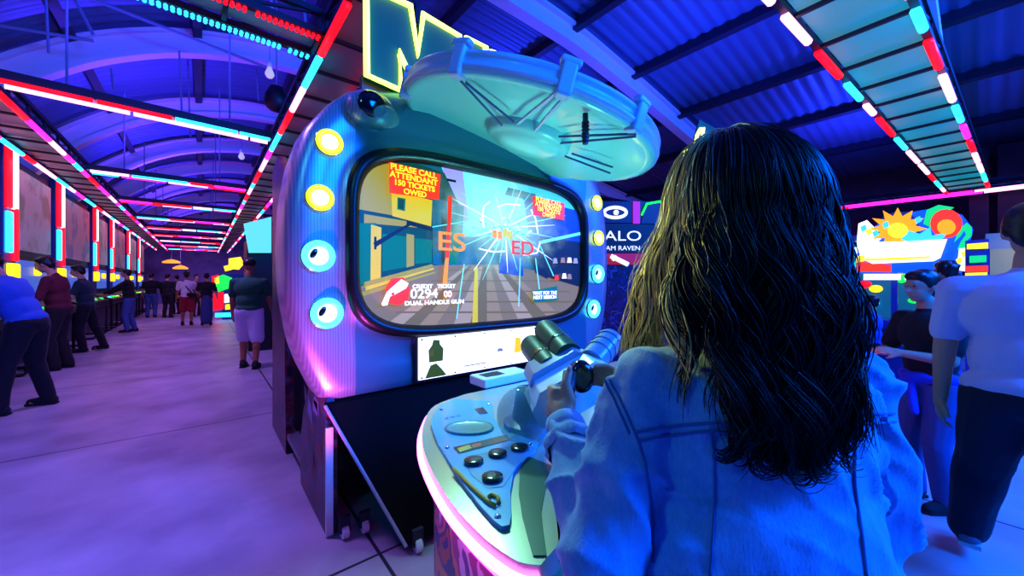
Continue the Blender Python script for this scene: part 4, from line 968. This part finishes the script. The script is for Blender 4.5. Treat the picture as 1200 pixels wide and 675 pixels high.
    # shirt
    mb = MB()
    e_ = .016
    hemz = pel - up * (.94 - hem) * 1.0
    mb.ell(pel + up * .03, (.165 * b + e_, .122 * b + e_, .10), 20, Matrix.Rotation(-lean, 3, 'X')); mb.ell(waist + up * .03, (.15 * b + e_, .115 * b + e_, .18), 20, Matrix.Rotation(-lean, 3, 'X'))
    mb.ell(chest, (.175 * b + e_, .122 * b + e_, .19), 20, Matrix.Rotation(-lean, 3, 'X')); mb.cap(sh[-1] - up * .005, .062 + e_ * .5, sh[1] - up * .005, .062 + e_ * .5); mb.cap(neckb - up * .07, .09, neckb + up * .005, .068)
    for sd in (-1, 1):
        if sleeves == 'short': mb.cap(sh[sd], .066, sh[sd].lerp(el[sd], .72), .064)
        elif sleeves == 'long': mb.cap(sh[sd], .066, el[sd], .054); mb.cap(el[sd], .055, el[sd].lerp(wr[sd], .93), .042)
    rnd = random.Random(len(label)); off = V((rnd.random() * 9, rnd.random() * 9, 0))
    remesh(xf(mb), 'shirt', voxel * s * .95, M[shirt], t, 3, disp=lambda c: .010 * s * noise.noise(V((c.x * 9, c.y * 9, c.z * 5)) + off))
    # trousers / shorts / skirt
    mb = MB(); e_ = .014; w = pants_w
    mb.ell(pel + V((0, 0, .0)), (.16 * b + e_, .118 * b + e_, .13), 20)
    if legs == 'skirt':
        mb.cap(pel, .15, V((0, 0, .55)), .165); mb.cap(V((0, 0, .55)), .165, V((0, 0, .20)), .17)
    else:
        for sd in (-1, 1):
            mb.cap(hip[sd], (.095 * b + e_) , kn[sd], (.064 + e_) * w + (.03 if legs == 'shorts' else 0))
            if legs == 'long': mb.cap(kn[sd], (.064 + e_) * w, ft[sd] - V((0, 0, .0)), (.05 + e_) * w)
    remesh(xf(mb), {'long': 'trousers', 'shorts': 'shorts', 'skirt': 'skirt'}[legs], voxel * s * .95, M[pants], t, 3, disp=lambda c: .008 * s * noise.noise(V((c.x * 10, c.y * 10, c.z * 6)) - off))
    for sd in (-1, 1):
        mb = MB(); f = ft[sd]; z0 = f.z - .085
        mb.cap(V((f.x, f.y - .035, z0 + .052)), .046, V((f.x, f.y + .06, z0 + .048)), .045); mb.cap(V((f.x, f.y + .06, z0 + .045)), .045, V((f.x + sd * .01, f.y + .15, z0 + .04)), .036)
        mb.cap(V((f.x, f.y - .03, z0 + .05)), .045, V((f.x, f.y - .01, z0 + .10)), .046)
        o = remesh(xf(mb), 'shoe', .010 * s, M[shoes], t, 2)
        sl = MB().prism([V((f.x + x, f.y + y, z0 + .001)) for x, y in ((-.038, -.07), (.038, -.07), (.045, .05), (.04, .16), (.015, .19), (-.015, .19), (-.04, .16), (-.045, .05))], V((0, 0, .022)))
        xf(sl).build('sole', M['sole' if shoes == 'c_shoeg' else 'rubber'], o)
    return t, base, dict(hc=hc, sh=sh, pel=pel, el=el, wr=wr, kn=kn)
def gp(px, py):
    p = R(px, py, z=0); return (p.x, p.y)
L_ = -PI / 2   # facing the left row
person('man in a light blue shirt and dark trousers leaning in at the left edge', gp(24, 481), 1.78, L_ + .3, 'c_blue', 'c_navy', lean=.42, lw=(-.22, .50, 1.16), rw=(.2, .50, 1.16), lf=(-.16, .06), rf=(.18, -.12), sleeves='long', build=1.1, head_pitch=.2)
person('man in a maroon shirt looking down at the cabinet, dark trousers', gp(68, 433), 1.80, L_ + .2, 'c_maroon', 'c_black', lean=.12, lw=(-.14, .30, 1.16), rw=(.14, .32, 1.16), sleeves='long', build=1.08, head_pitch=.35, rf=(.12, -.06), pants_w=1.15)
person('man in a dark teal tee with arms out over the controls', gp(100, 412), 1.72, L_ + .15, 'c_teal', 'c_navy', lean=.12, lw=(-.16, .32, 1.18), rw=(.18, .34, 1.18), rf=(.14, -.24), lf=(-.1, .0), head_pitch=.15)
person('person in a black jacket and blue jeans standing at the left row', gp(151, 389), 1.74, L_ + .1, 'c_black', 'c_jeans', lean=.08, lw=(-.14, .5, 1.08), rw=(.16, .5, 1.05), sleeves='long', rf=(.12, -.1))
person('man in a black tee and light blue jeans with his back to us', gp(177, 372), 1.74, .15, 'c_black', 'c_jeans', build=1.08)
person('person all in black between the man in jeans and the woman in white', gp(196, 372), 1.72, .5, 'c_black', 'c_black', sleeves='long')
person('person in grey far down the aisle, half hidden behind the one in black', gp(207, 368), 1.7, -.6, 'c_grey', 'c_navy', lw=(-.2, .3, 1.1))
person('person in dark clothes far down the aisle, left of the bright small cabinet', (-.2, 20.5), 1.7, 2.6, 'c_grey', 'c_black', voxel=.016)
t, base, J = person('person in a white top and red shorts with a dark sling bag', gp(219, 381), 1.72, .1, 'c_white', 'c_red', legs='shorts', skin='skin_tan', hairstyle='curly')
sbag = MB()
pts = [V((-.15, 0.13, 1.40)), V((-.1, -.02, 1.47)), V((0, -.145, 1.28)), V((.12, -.14, 1.10)), V((.2, -.06, 1.0))]
b_ = thing('sling_bag', 'dark sling bag worn across the back of the person in white', 'bag', base @ V((.14, -.1, 1.05)))
MB().tube([base @ p for p in pts], .016, 8).build('strap', M['c_black'], b_, smooth=True)
remesh(MB().cap(base @ V((.08, -.17, 1.02)), .07, base @ V((.2, -.13, 1.0)), .07), 'pouch', .012, M['c_black'], b_)
person('woman in a black top and a long blue denim skirt', gp(242, 381), 1.68, .05, 'c_black', 'c_denim', legs='skirt', sleeves='short', lw=(-.2, .3, 1.05), hairstyle='short', skin='skin')
person('man in a dark green shirt and white shorts beside the big cabinet', gp(292, 431), 1.76, .35, 'c_green', 'c_lav', legs='shorts', skin='skin_tan', lw=(-.26, .10, .86), build=1.12, rf=(.12, -.12), lf=(-.1, .06), hairstyle='cap', hem=.86)
# right side
bp_ = R(1090, 331, D=2.4)
t, base, J = person('boy in a black tee with a blue hoodie tied round his waist', (bp_.x, bp_.y), 1.45, -.9, 'c_black', 'c_jeans', lean=.06, lw=(-.10, .32, 1.17), rw=(.12, .30, 1.15), voxel=.010, head_pitch=.1, skin='skin', shoes='c_shoe', pants_w=1.1)
mb = MB()
mb.ell((0, -.01, .97), (.20, .155, .07), 24); mb.cap((-.05, -.12, .95), .09, (-.02, -.15, .62), .11); mb.cap((.08, -.12, .95), .08, (.1, -.13, .60), .10); mb.cap((.02, .15, .96), .035, (-.05, .17, .72), .03)
mb.cap((0, .15, .97), .045, (.02, .16, .95), .045); mb.cap((-.16, -.05, .95), .06, (-.15, -.08, .7), .07)
mb.v = [tuple(base @ V(v)) for v in mb.v]
o = remesh(mb, 'tied_hoodie', .013, M['c_hood'], None, 3, disp=lambda c: .012 * noise.noise(V((c.x * 14, c.y * 14, c.z * 6)))); tag(o, 'bright blue hoodie tied round the waist of the boy in black', 'hoodie')
kp_ = R(1022, 331, D=4.6)
person('small child with dark hair in a blue shirt standing at the bright cabinet', (kp_.x, kp_.y), 1.22, -.1, 'c_blue', 'c_navy', lw=(-.12, .35, .95), hairstyle='short', voxel=.012)
hp_ = R(1110, 331, D=4.0)
person('person with a large dark hairdo just behind the boy in black', (hp_.x, hp_.y), 1.58, .6, 'c_navy', 'c_navy', hairstyle='curly', sleeves='long')
mp_ = R(1212, 331, D=1.62)
person('man in a plain white tee and navy trousers walking at the right edge', (mp_.x, mp_.y), 1.71, 1.5, 'c_lav', 'c_pants', shoes='c_shoeg', lean=.08, lw=(-.27, .05, .86), rw=(.3, .12, .9), lf=(-.17, .36), rf=(.12, -.18), lift=(.0, 0.02), voxel=.010, build=1.2, skin='skin', pants_w=1.25, hem=.82)
# ================================================================== the woman at the console
from mathutils.bvhtree import BVHTree
AZ = math.radians(38)
FWD, RGT, UP = V((math.sin(AZ), math.cos(AZ), 0)), V((math.cos(AZ), -math.sin(AZ), 0)), V((0, 0, 1))
C0 = V((.667, .230, 0))
def lw_(x, y, z): return C0 + RGT * x + FWD * y + UP * z
BR = Matrix((RGT, FWD, UP)).transposed()
wom = thing('person', 'woman with long dark wavy hair in a blue denim jacket gripping the console gun', 'person', (C0.x, C0.y, 0))
SHL, SHR = lw_(-.155, 0, 1.245), lw_(.158, 0, 1.245)
ELL, ELR = R(702, 645, D=.56), R(1020, 620, D=.62)
WRL, WRR = R(662, 498, D=.795), R(742, 470, D=.82)
HC = lw_(.0, .03, 1.512)
HAZ = math.radians(34); HF, HX = V((math.sin(HAZ), math.cos(HAZ), 0)), V((math.cos(HAZ), -math.sin(HAZ), 0)); HR_ = Matrix((HX, HF, UP)).transposed()
hh = lambda x, y, z: HC + HX * x + HF * y + UP * z
mb = MB()
pel = lw_(0, -.03, .87); chest = lw_(0, -.005, 1.15)
mb.ell(pel, (.165, .12, .13), 20, BR); mb.ell(lw_(0, -.015, 1.02), (.13, .10, .16), 20, BR); mb.ell(chest, (.15, .105, .16), 20, BR); mb.cap(SHL, .048, SHR, .048); mb.cap(lw_(0, 0, 1.24), .055, lw_(.005, .02, 1.41), .05)
for s, e, w in ((SHL, ELL, WRL), (SHR, ELR, WRR)): mb.cap(s, .047, e, .037); mb.cap(e, .037, w, .024)
for sd in (-1, 1):
    hp, kn_, an = lw_(sd * .085, -.03, .86), lw_(sd * .095, -.01, .47), lw_(sd * .10, -.05, .08)
    mb.cap(hp, .088, kn_, .056); mb.cap(kn_, .055, an, .038); mb.cap(an - V((0, 0, .04)), .035, an + FWD * .13 - V((0, 0, .05)), .03)
mb.ell(hh(0, -.012, .02), (.072, .090, .095), 24, HR_); mb.ell(hh(0, .025, -.035), (.054, .064, .074), 20, HR_); mb.ell(hh(0, .052, -.084), (.028, .03, .026), 14, HR_)
mb.cap(hh(0, .080, .02), .009, hh(0, .106, -.022), .012, 10); mb.ell(hh(0, .085, -.056), (.022, .011, .009), 12, HR_); mb.ell(hh(0, .072, .032), (.048, .018, .012), 12, HR_)
for sd in (-1, 1): mb.ell(hh(sd * .073, -.012, -.005), (.011, .02, .031), 12, HR_); mb.ell(hh(sd * .030, .071, .010), (.013, .011, .009), 12, HR_)
# left hand closed on the grip
for a, b, ra, rb in ((R(663, 497, D=0.795), R(660, 480, D=0.825), .026, .027), (R(652, 484, D=0.825), R(650, 464, D=0.855), .018, .016), (R(664, 480, D=0.825), R(662, 462, D=0.845), .019, .018), (R(658, 482, D=0.830), R(655, 462, D=0.850), .018, .017)): mb.cap(a, ra, b, rb)
for i, (py_, l) in enumerate(((458, 1), (468, 1.06), (478, 1.0), (487, .86))):
    k0, k1, k2, k3 = R(652 - i * .5, py_, D=0.845), R(645 - i * .6, py_ - 3, D=0.875), R(656, py_ - 4, D=0.903), R(672, py_ - 3, D=0.902)
    mb.cap(k0, .0105, k1, .0095, 8); mb.cap(k1, .0095, k2, .0088, 8); mb.cap(k2, .0088, k2.lerp(k3, l), .0078, 8)
t0, t1, t2 = R(668, 470, D=0.822), R(663, 450, D=0.832), R(667, 434, D=0.852)
mb.cap(t0, .0145, t1, .0115, 10); mb.cap(t1, .0115, t2, .0092, 10)
hand(mb, WRR, (R(722, 445, D=0.900) - WRR), V((-.6, .5, 0)), .92, -1, .5)
body = remesh(mb, 'body', .0052, M['skin'], wom, 3)
mb = MB()
for i, py_ in enumerate((458, 468, 478, 487)): pass
mb.ell(R(667.5, 432.5, D=.845), (.006, .006, .008), 10)
mb.build('thumb_nail', mat('nail', rgb(215, 160, 150), .25), body, smooth=True)
# jeans and shoes
mm('jeans_dark', rgb(26, 34, 66), .85, bump=(60, .2))
mb = MB(); mb.ell(pel, (.178, .134, .14), 22, BR)
for sd in (-1, 1):
    hp, kn_, an = lw_(sd * .085, -.03, .86), lw_(sd * .095, -.01, .47), lw_(sd * .10, -.05, .08)
    mb.cap(hp, .10, kn_, .07); mb.cap(kn_, .07, an, .058)
remesh(mb, 'jeans', .009, M['jeans_dark'], wom, 3)
for sd in (-1, 1):
    an = lw_(sd * .10, -.05, .08); g = V((an.x, an.y, 0))
    o = remesh(MB().cap(g - FWD * .03 + UP * .05, .044, g + FWD * .07 + UP * .046, .042).cap(g + FWD * .07 + UP * .045, .042, g + FWD * .15 + UP * .038, .032).cap(g + UP * .05, .044, g + UP * .1, .045), 'shoe', .008, M['c_white'], wom, 2)
    MB().prism([g + RGT * a + FWD * b + UP * .001 for a, b in ((-.036, -.07), (.036, -.07), (.042, .06), (.035, .16), (0, .185), (-.035, .16), (-.042, .06))], UP * .02).build('sole', M['sole'], o)
# denim jacket
def denim():
    m = mat('denim', rgb(104, 148, 196), .9, sheen=.15); nt = m.node_tree; b = nt.nodes['Principled BSDF']
    tc = nt.nodes.new('ShaderNodeTexCoord')
    n1 = nt.nodes.new('ShaderNodeTexNoise'); n1.inputs['Scale'].default_value = 14; n1.inputs['Detail'].default_value = 8; n1.inputs['Roughness'].default_value = .7
    n2 = nt.nodes.new('ShaderNodeTexNoise'); n2.inputs['Scale'].default_value = 260; n2.inputs['Detail'].default_value = 3
    mp = nt.nodes.new('ShaderNodeMapping'); mp.inputs['Scale'].default_value = (1, 1, .35)
    nt.links.new(tc.outputs['Object'], n1.inputs[0]); nt.links.new(tc.outputs['Object'], mp.inputs[0]); nt.links.new(mp.outputs[0], n2.inputs[0])
    r = nt.nodes.new('ShaderNodeValToRGB'); r.color_ramp.elements[0].position = .3; r.color_ramp.elements[1].position = .72
    r.color_ramp.elements[0].color = rgb(84, 128, 182); r.color_ramp.elements[1].color = rgb(140, 178, 214)
    ad = nt.nodes.new('ShaderNodeMath'); ad.operation = 'MULTIPLY_ADD'; ad.inputs[1].default_value = .35; nt.links.new(n2.outputs['Fac'], ad.inputs[0]); 
    sc = nt.nodes.new('ShaderNodeMath'); sc.operation = 'MULTIPLY'; sc.inputs[1].default_value = .68; nt.links.new(n1.outputs['Fac'], sc.inputs[0]); nt.links.new(sc.outputs[0], ad.inputs[2])
    nt.links.new(ad.outputs[0], r.inputs[0]); nt.links.new(r.outputs[0], b.inputs['Base Color'])
    bp = nt.nodes.new('ShaderNodeBump'); bp.inputs['Strength'].default_value = .25; bp.inputs['Distance'].default_value = .004; nt.links.new(n2.outputs['Fac'], bp.inputs['Height']); nt.links.new(bp.outputs[0], b.inputs['Normal'])
    return m
M['denim'] = denim(); mm('denim_seam', rgb(92, 138, 194), .9); mm('denim_shadow', rgb(60, 96, 150), .9)  # seams are a darker blue than the cloth
mb = MB()
mb.ell(lw_(0, -.005, 1.15), (.172, .118, .17), 28, BR); mb.ell(lw_(0, -.01, 1.0), (.185, .135, .20), 28, BR); mb.cap(lw_(-.15, -.02, .88), .115, lw_(.15, -.02, .88), .115); mb.cap(lw_(-.06, -.02, .88), .14, lw_(.06, -.02, .88), .14)
mb.cap(lw_(-.07, -.02, 1.215), .09, lw_(.07, -.02, 1.215), .09)
mb.cap(SHL, .056, SHR, .056); mb.cap(lw_(0, -.01, 1.25), .082, lw_(.003, .0, 1.325), .066)
for s, e, w in ((SHL, ELL, WRL), (SHR, ELR, WRR)):
    mb.cap(s, .058, e, .054); mb.cap(e, .054, e.lerp(w, .5), .052); mb.cap(e.lerp(w, .5), .050, e.lerp(w, .84), .042)
def wr(c):
    a = noise.noise(V((c.x * 8 + 3, c.y * 8, c.z * 12 + c.x * 11))) ; b = noise.noise(V((c.x * 16, c.y * 16 + 7, c.z * 16 + (c.x - c.y) * 22)))
    rel = c - C0; side = rel.dot(RGT); arm = min(1, max(0, (abs(side) - .10) / .06)) if c.z < 1.25 else .2
    rid = (1 - abs(a)) ** 5 * .015 * (.3 + .9 * arm)
    return rid + b * .0035 * (.5 + arm) - .004
jk = remesh(mb, 'denim_jacket', .0062, M['denim'], wom, 5, .5, wr)
# collar and cuffs
colr = MB(); ring = []
for k in range(28):
    a = 2 * PI * k / 28; p = lw_(.012 + .083 * math.sin(a), .005 + .078 * math.cos(a), 1.335 - .03 * max(0, math.cos(a)) ** 1 + .012 * (math.cos(a) < 0)); ring.append(p)
colr.rings([[p + (p - lw_(.012, .005, p.z)).normalized() * .022 - UP * .035 for p in ring], [p + UP * .012 for p in ring], [p + UP * .018 - (p - lw_(.012, .005, p.z)).normalized() * .006 for p in ring], [p - (p - lw_(.012, .005, p.z)).normalized() * .006 - UP * .03 for p in ring]])
ccc = colr.build('collar', M['denim'], jk, smooth=True)
for e, w in ((ELL, WRL), (ELR, WRR)):
    d = (w - e).normalized(); u, v, _ = frame_of(d); c = e.lerp(w, .90); rr_ = []
    for off, rad in ((-.045, .047), (-.03, .053), (-.012, .046), (-.004, .040), (.0, .043), (.03, .040), (.034, .036), (.028, .031), (0, .030)):
        row = []
        for k in range(40):
            a = 2 * PI * k / 40; q = rad * (1 + (.05 * math.sin(a * 9) if off < -.005 else .012 * math.sin(a * 5)))
            row.append(c + d * off + (u * math.cos(a) + v * math.sin(a)) * q)
        rr_.append(row)
    MB().rings(rr_).build('cuff', M['denim'], jk, smooth=True)
# seams laid on the cloth where the photograph shows them
dg = bpy.context.evaluated_depsgraph_get()
bvh = BVHTree.FromPolygons([v.co.copy() for v in jk.data.vertices], [tuple(p.vertices) for p in jk.data.polygons])
CAM = V((0, 0, CH))
def on(px_, py_, off=.0015):
    d = (R(px_, py_, D=1) - CAM).normalized(); h = bvh.ray_cast(CAM, d, 3)
    return (h[0] + h[1] * off) if h[0] is not None else None
def seam(pxs, r=.0022):
    pts = [Vector(p) for p in smooth2([V((a, b, 0)) for a, b in pxs], 6)]; P = [on(p.x, p.y) for p in pts]; P = [p for p in P if p is not None]
    return MB().tube(P, r, 6) if len(P) > 3 else None
for nm, pl_ in (('shoulder_seam', [(735, 402), (712, 432), (728, 470), (744, 506), (756, 545), (763, 590), (766, 660)]), ('shoulder_seam', [(729, 400), (707, 433), (722, 472), (738, 508)]), ('yoke_seam', [(744, 506), (790, 499), (850, 494), (920, 490), (1000, 486), (1062, 484)]), ('yoke_seam', [(748, 516), (792, 509), (850, 503), (920, 500), (1000, 496), (1064, 494)]), ('back_seam', [(833, 505), (838, 560), (836, 620), (832, 674)]), ('back_seam', [(1003, 498), (1000, 560), (1008, 620), (1014, 674)])):
    o_ = seam(pl_, .0018)
    if o_: o_.build(nm, M['denim_shadow'], jk, smooth=True)

# ---------------- hair
mm('hair_dark', rgb(12, 8, 9), .34, spec=.22); mm('hair_brown', rgb(190, 160, 96), .42, spec=.4); mm('hair_mid', rgb(30, 20, 18), .34, spec=.32)  # brown left strands: hair highlights plus screen light put into the colour
jb = bvh
rnd = random.Random(21)
hl = lambda x, y, z: HC + RGT * x + FWD * y + UP * z
def strand(th, lay, w, ph, wave=1.0, zend=None, xend=None, yend=None, n=30, fly=0.0):
    s_, c_ = math.sin(th), math.cos(th)
    root = V((.012 * s_ - .01, .03 + .02 * rnd.uniform(-1, 1), .118)); side = max(0, abs(th) - 1.25)
    rx, ry, rz = (.104 if s_ < 0 else .097) * lay, .115 * lay, .122 * lay
    front = max(0.0, -c_)
    if xend is None: xend = ((.10 if s_ < 0 else .085) * s_ * (1 - .3 * rnd.random()) - .02 + .015 * rnd.uniform(-1, 1)) if abs(th) < 1.3 else (-.12 if th < 0 else .06) + .025 * rnd.uniform(-1, 1)
    if yend is None: yend = -.145 - .012 * rnd.random() if abs(th) < 1.0 else -.145 + .26 * min(1, (abs(th) - 1.0) / .9)
    if zend is None: zend = (-.312 - .03 * rnd.uniform(-1, 1.2) + .05 * abs(s_)) if abs(th) < 1.0 else (-.25 - .04 * rnd.random() if th < 0 else -.27 - .05 * rnd.random())
    pts = []
    for i in range(n):
        t = i / (n - 1)
        if t < .32:
            q = t / .32; e = PI / 2 * (1 - q) ** 1.0
            x, y, z = rx * math.cos(e) * s_, -ry * math.cos(e) * c_ - .012, rz * math.sin(e)
            k = (1 - q) ** 2; x += (root.x) * k; y += root.y * k * .6
        else:
            q = (t - .32) / .68; bul = math.sin(PI * min(1, q * 1.15)) * .019
            x0, y0 = rx * s_, -ry * c_ - .012; sm = q * q * (3 - 2 * q)
            x = x0 + (xend - x0) * sm + bul * s_; y = y0 + (yend - y0) * sm - bul * c_ * .6; z = zend * (q ** 1.08)
        amp = wave * (.002 + .019 * max(0, t - .22))
        a = ph + t * 17 + .6 * math.sin(ph * 3); tx, ty = c_, s_
        x += amp * math.sin(a) * tx + fly * t * t * s_; y += amp * math.sin(a) * ty * .8 - amp * .5 * math.cos(a * .9) * c_
        x += amp * .5 * math.cos(a * .9) * s_
        p = hl(x, y, z)
        if z < -.06:
            h = jb.find_nearest(p, .12)
            if h[0] is not None and (p - h[0]).dot(h[1]) < .006: p = h[0] + h[1] * (.006 + .012 * (lay - .93) / .2)
        pts.append(p)
    rs = [w * (.75 + .25 * math.sin(PI * min(1, i / (n - 1) * 1.4))) * (1 - .75 * max(0, (i / (n - 1) - .7) / .3)) for i in range(n)]
    return pts, rs
mass = MB()
mass.ell(hl(0, -.015, .012), (.098, .113, .112), 28, BR)
for a, b, ra, rb in (((0, -.05, -.02), (.01, -.085, -.16), .085, .06), ((-.06, -.02, -.03), (-.08, -.02, -.17), .06, .045), ((.06, -.04, -.03), (.085, -.07, -.17), .06, .05), ((.01, -.10, -.12), (.0, -.125, -.27), .05, .03), ((-.05, -.085, -.12), (-.03, -.12, -.24), .045, .03), ((.07, -.085, -.12), (.05, -.12, -.24), .045, .03)):
    mass.cap(hl(*a), ra, hl(*b), rb)
hair = remesh(mass, 'hair', .006, M['hair_dark'], wom, 4)
sm_ = MB()
for L in range(150):   # locks of strands that wave together
    thL = rnd.uniform(-2.25, 2.05); layL = .95 + .14 * rnd.random() ** .8; phL = (round(thL * 6) * 1.7 + rnd.uniform(-.7, .7)); wvL = rnd.uniform(.9, 1.7)
    st0 = rnd.getstate(); ref, _ = strand(thL, layL, .002, phL, wvL); stz = (ref[-1] - HC)
    zL, xL, yL = stz.z, stz.dot(RGT), stz.dot(FWD)
    for k in range(11):
        pts, rs = strand(thL + rnd.gauss(0, .045), layL + rnd.gauss(0, .012), rnd.uniform(.0012, .0024), phL + rnd.gauss(0, .10), wvL, zend=zL + rnd.gauss(0, .010), xend=xL + rnd.gauss(0, .006), yend=yL + rnd.gauss(0, .004))
        mi = 0
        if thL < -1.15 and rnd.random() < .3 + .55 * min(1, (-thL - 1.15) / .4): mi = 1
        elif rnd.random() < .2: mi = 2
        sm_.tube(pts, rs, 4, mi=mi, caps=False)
for i in range(150):   # loose curled ends and flyaways
    th = rnd.uniform(-2.0, 1.9); lay = 1.06 + .10 * rnd.random()
    pts, rs = strand(th, lay, rnd.uniform(.0005, .0009), rnd.uniform(0, 6), rnd.uniform(1.2, 2.4), fly=rnd.uniform(0, .03))
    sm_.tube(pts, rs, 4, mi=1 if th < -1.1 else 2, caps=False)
for i in range(70):    # long locks flaring to the right over the jacket
    th = rnd.uniform(.6, 1.35)
    pts, rs = strand(th, 1.06, rnd.uniform(.001, .0022), rnd.uniform(0, 1.6), 1.2, zend=-.285 + .04 * rnd.uniform(-1, 1), xend=.06 + .05 * rnd.uniform(-1, .9), yend=-.125)
    sm_.tube(pts, rs, 4, mi=0, caps=False)
for g in range(30):   # thick curled tips of the longest locks on the back
    x = rnd.uniform(-.095, .06); thg = rnd.uniform(-.8, .8); phg = rnd.uniform(0, 6.28); zg = -.318 + .03 * rnd.uniform(-1, .9) + .9 * max(0, abs(x + .01) - .05); lg = 1.0 + .1 * rnd.random()
    cr = rnd.uniform(.010, .020); sgn = rnd.choice((-1, 1)); turn = rnd.uniform(1.6, 2.9)
    for q_ in range(14):
        pts, rs = strand(thg + rnd.gauss(0, .03), lg + rnd.gauss(0, .01), rnd.uniform(.0013, .0024), phg + rnd.gauss(0, .08), 1.3, zend=zg + rnd.gauss(0, .006), xend=x + rnd.gauss(0, .005), yend=-.15 + rnd.gauss(0, .004))
        e = pts[-1]; c2 = cr * rnd.uniform(.8, 1.2); r_end = max(rs) * .8; rs = [max(r, r_end * .7) for r in rs]
        for k in range(1, 8):
            a = k * turn / 7; q = e + RGT * sgn * c2 * (1 - math.cos(a)) - UP * c2 * math.sin(a) * .9
            h = jb.find_nearest(q, .12)
            if h[0] is not None and (q - h[0]).dot(h[1]) < .008: q = h[0] + h[1] * .008
            pts.append(q); rs.append(r_end * (1 - k / 8.5))
        sm_.tube(pts, rs, 4, mi=0, caps=False)
sm_.build('hair_strands', [M['hair_dark'], M['hair_brown'], M['hair_mid']], hair, smooth=True, fix=False)
# ================================================================== lamps of the hall, added fill lamps, sky outside, camera
def spot(name, loc, tgt, col, power, size=1.2, blend=1.0, rad=.15):
    l = bpy.data.lights.new(name, 'SPOT'); l.energy = power; l.color = col; l.spot_size = size; l.spot_blend = blend; l.shadow_soft_size = rad
    o = bpy.data.objects.new(name, l); COL.objects.link(o); o.location = loc
    o.rotation_euler = (Vector(tgt) - Vector(loc)).to_track_quat('-Z', 'Y').to_euler(); return o
def area(name, loc, tgt, col, power, sx, sy):
    l = bpy.data.lights.new(name, 'AREA'); l.energy = power; l.color = col; l.shape = 'RECTANGLE'; l.size = sx; l.size_y = sy
    o = bpy.data.objects.new(name, l); COL.objects.link(o); o.location = loc
    o.rotation_euler = (Vector(tgt) - Vector(loc)).to_track_quat('-Z', 'Y').to_euler(); return o
BLUE, PURP, PINK, CYAN = (.02, .10, 1), (.22, .10, 1), (1, .12, .75), (.05, .6, 1)
# blue up-lighters on the trusses washing the roof
for i, (x, y) in enumerate(((-.5, 5), (-.5, 9.5), (-.5, 14), (-.5, 19), (-.5, 25), (6, 2.6), (6, 7), (10.5, 1.5))):
    spot('roof_uplight', (x, y, 3.55), (x, y, 6), (.07, .03, 1) if x < 1 else (.025, .05, 1), 640 if x < 1 else 480, 2.9)
# purple wash down the aisle, blue wash over the players
for i, y in enumerate((3, 7.5, 12.5, 18, 25, 31)):
    spot('aisle_wash', (-.4, y, 3.3), (-.4, y + .6, 0), (.40, .20, 1), 320, 2.3)
area('blue_wash', (2.6, -3.4, 4.2), (.9, .5, .9), (.0, .12, 1), 1000, 2.0, 2.0)
area('blue_wash', (6.5, -3.0, 4.3), (5.0, 1.5, .5), (.01, .12, 1), 1000, 2.5, 2.0)
spot('canopy_lamp', (1.15, 1.75, 2.16), (.62, .75, .95), (.36, 1, .86), 80, 1.8, .8, .06)  # cyan lamp added to light the console, gun and sleeve edges
spot('console_uplight', (1.9, 1.62, .97), (1.6, 1.85, 2.3), (.16, 1, .74), 62, 2.0, .9, .1)  # added, hidden behind the woman; brightens the canopy underside
spot('cabinet_footlight', (.02, 1.40, .05), (.47, 2.3, .95), (1, .10, .9), 230, .75, 1, .05)  # added pink lamp, colours the lower left wing
spot('booth_lamp', (7.4, -.9, 2.7), (8.3, -.6, 1.5), (1, .85, .35), 60, 1.2, 1, .08)
spot('end_wall_wash', (0, 28.5, 3.2), (-.2, 34, 2.2), (.30, .18, .9), 420, 2.2, 1, .3)  # extra lamp put in to lift the far wall out of black
spot('face_light', (-1.2, -.2, 3.4), (1.5, 2.3, 1.7), (.08, .62, .85), 75, 1.0, 1, .2)  # unseen fill added to brighten the cabinet face
spot('ring_lamp_glow', (.42, 2.1, 2.02), (.60, .36, 1.42), (.85, 1, .16), 190, .24, 1, .08)  # narrow spot added beside a yellow ring light to tint the hair
spot('aisle_side_wash', (-1.7, .9, 2.9), (.55, .35, 1.15), (.06, .62, 1), 42, .8, 1, .15)  # added fill, puts cyan on the left sleeve and jacket edge
w = bpy.data.worlds.new('night'); bpy.context.scene.world = w; w.use_nodes = True
w.node_tree.nodes['Background'].inputs[0].default_value = (.02, .05, .5, 1); w.node_tree.nodes['Background'].inputs[1].default_value = .35
cd = bpy.data.cameras.new('camera'); co = bpy.data.objects.new('camera', cd); COL.objects.link(co)
co.location = (0, 0, CH); co.rotation_euler = (PI / 2, 0, -YAW)
cd.sensor_width = 36; cd.lens = F / 1200 * 36; cd.shift_y = -(337.5 - HY) / 1200; cd.clip_start = .02; cd.clip_end = 200
bpy.context.scene.camera = co
vs = bpy.context.scene.view_settings
vs.view_transform = 'Standard'; vs.look = 'None'; vs.gamma = 1.0; vs.exposure = 0.0; vs.use_curve_mapping = False
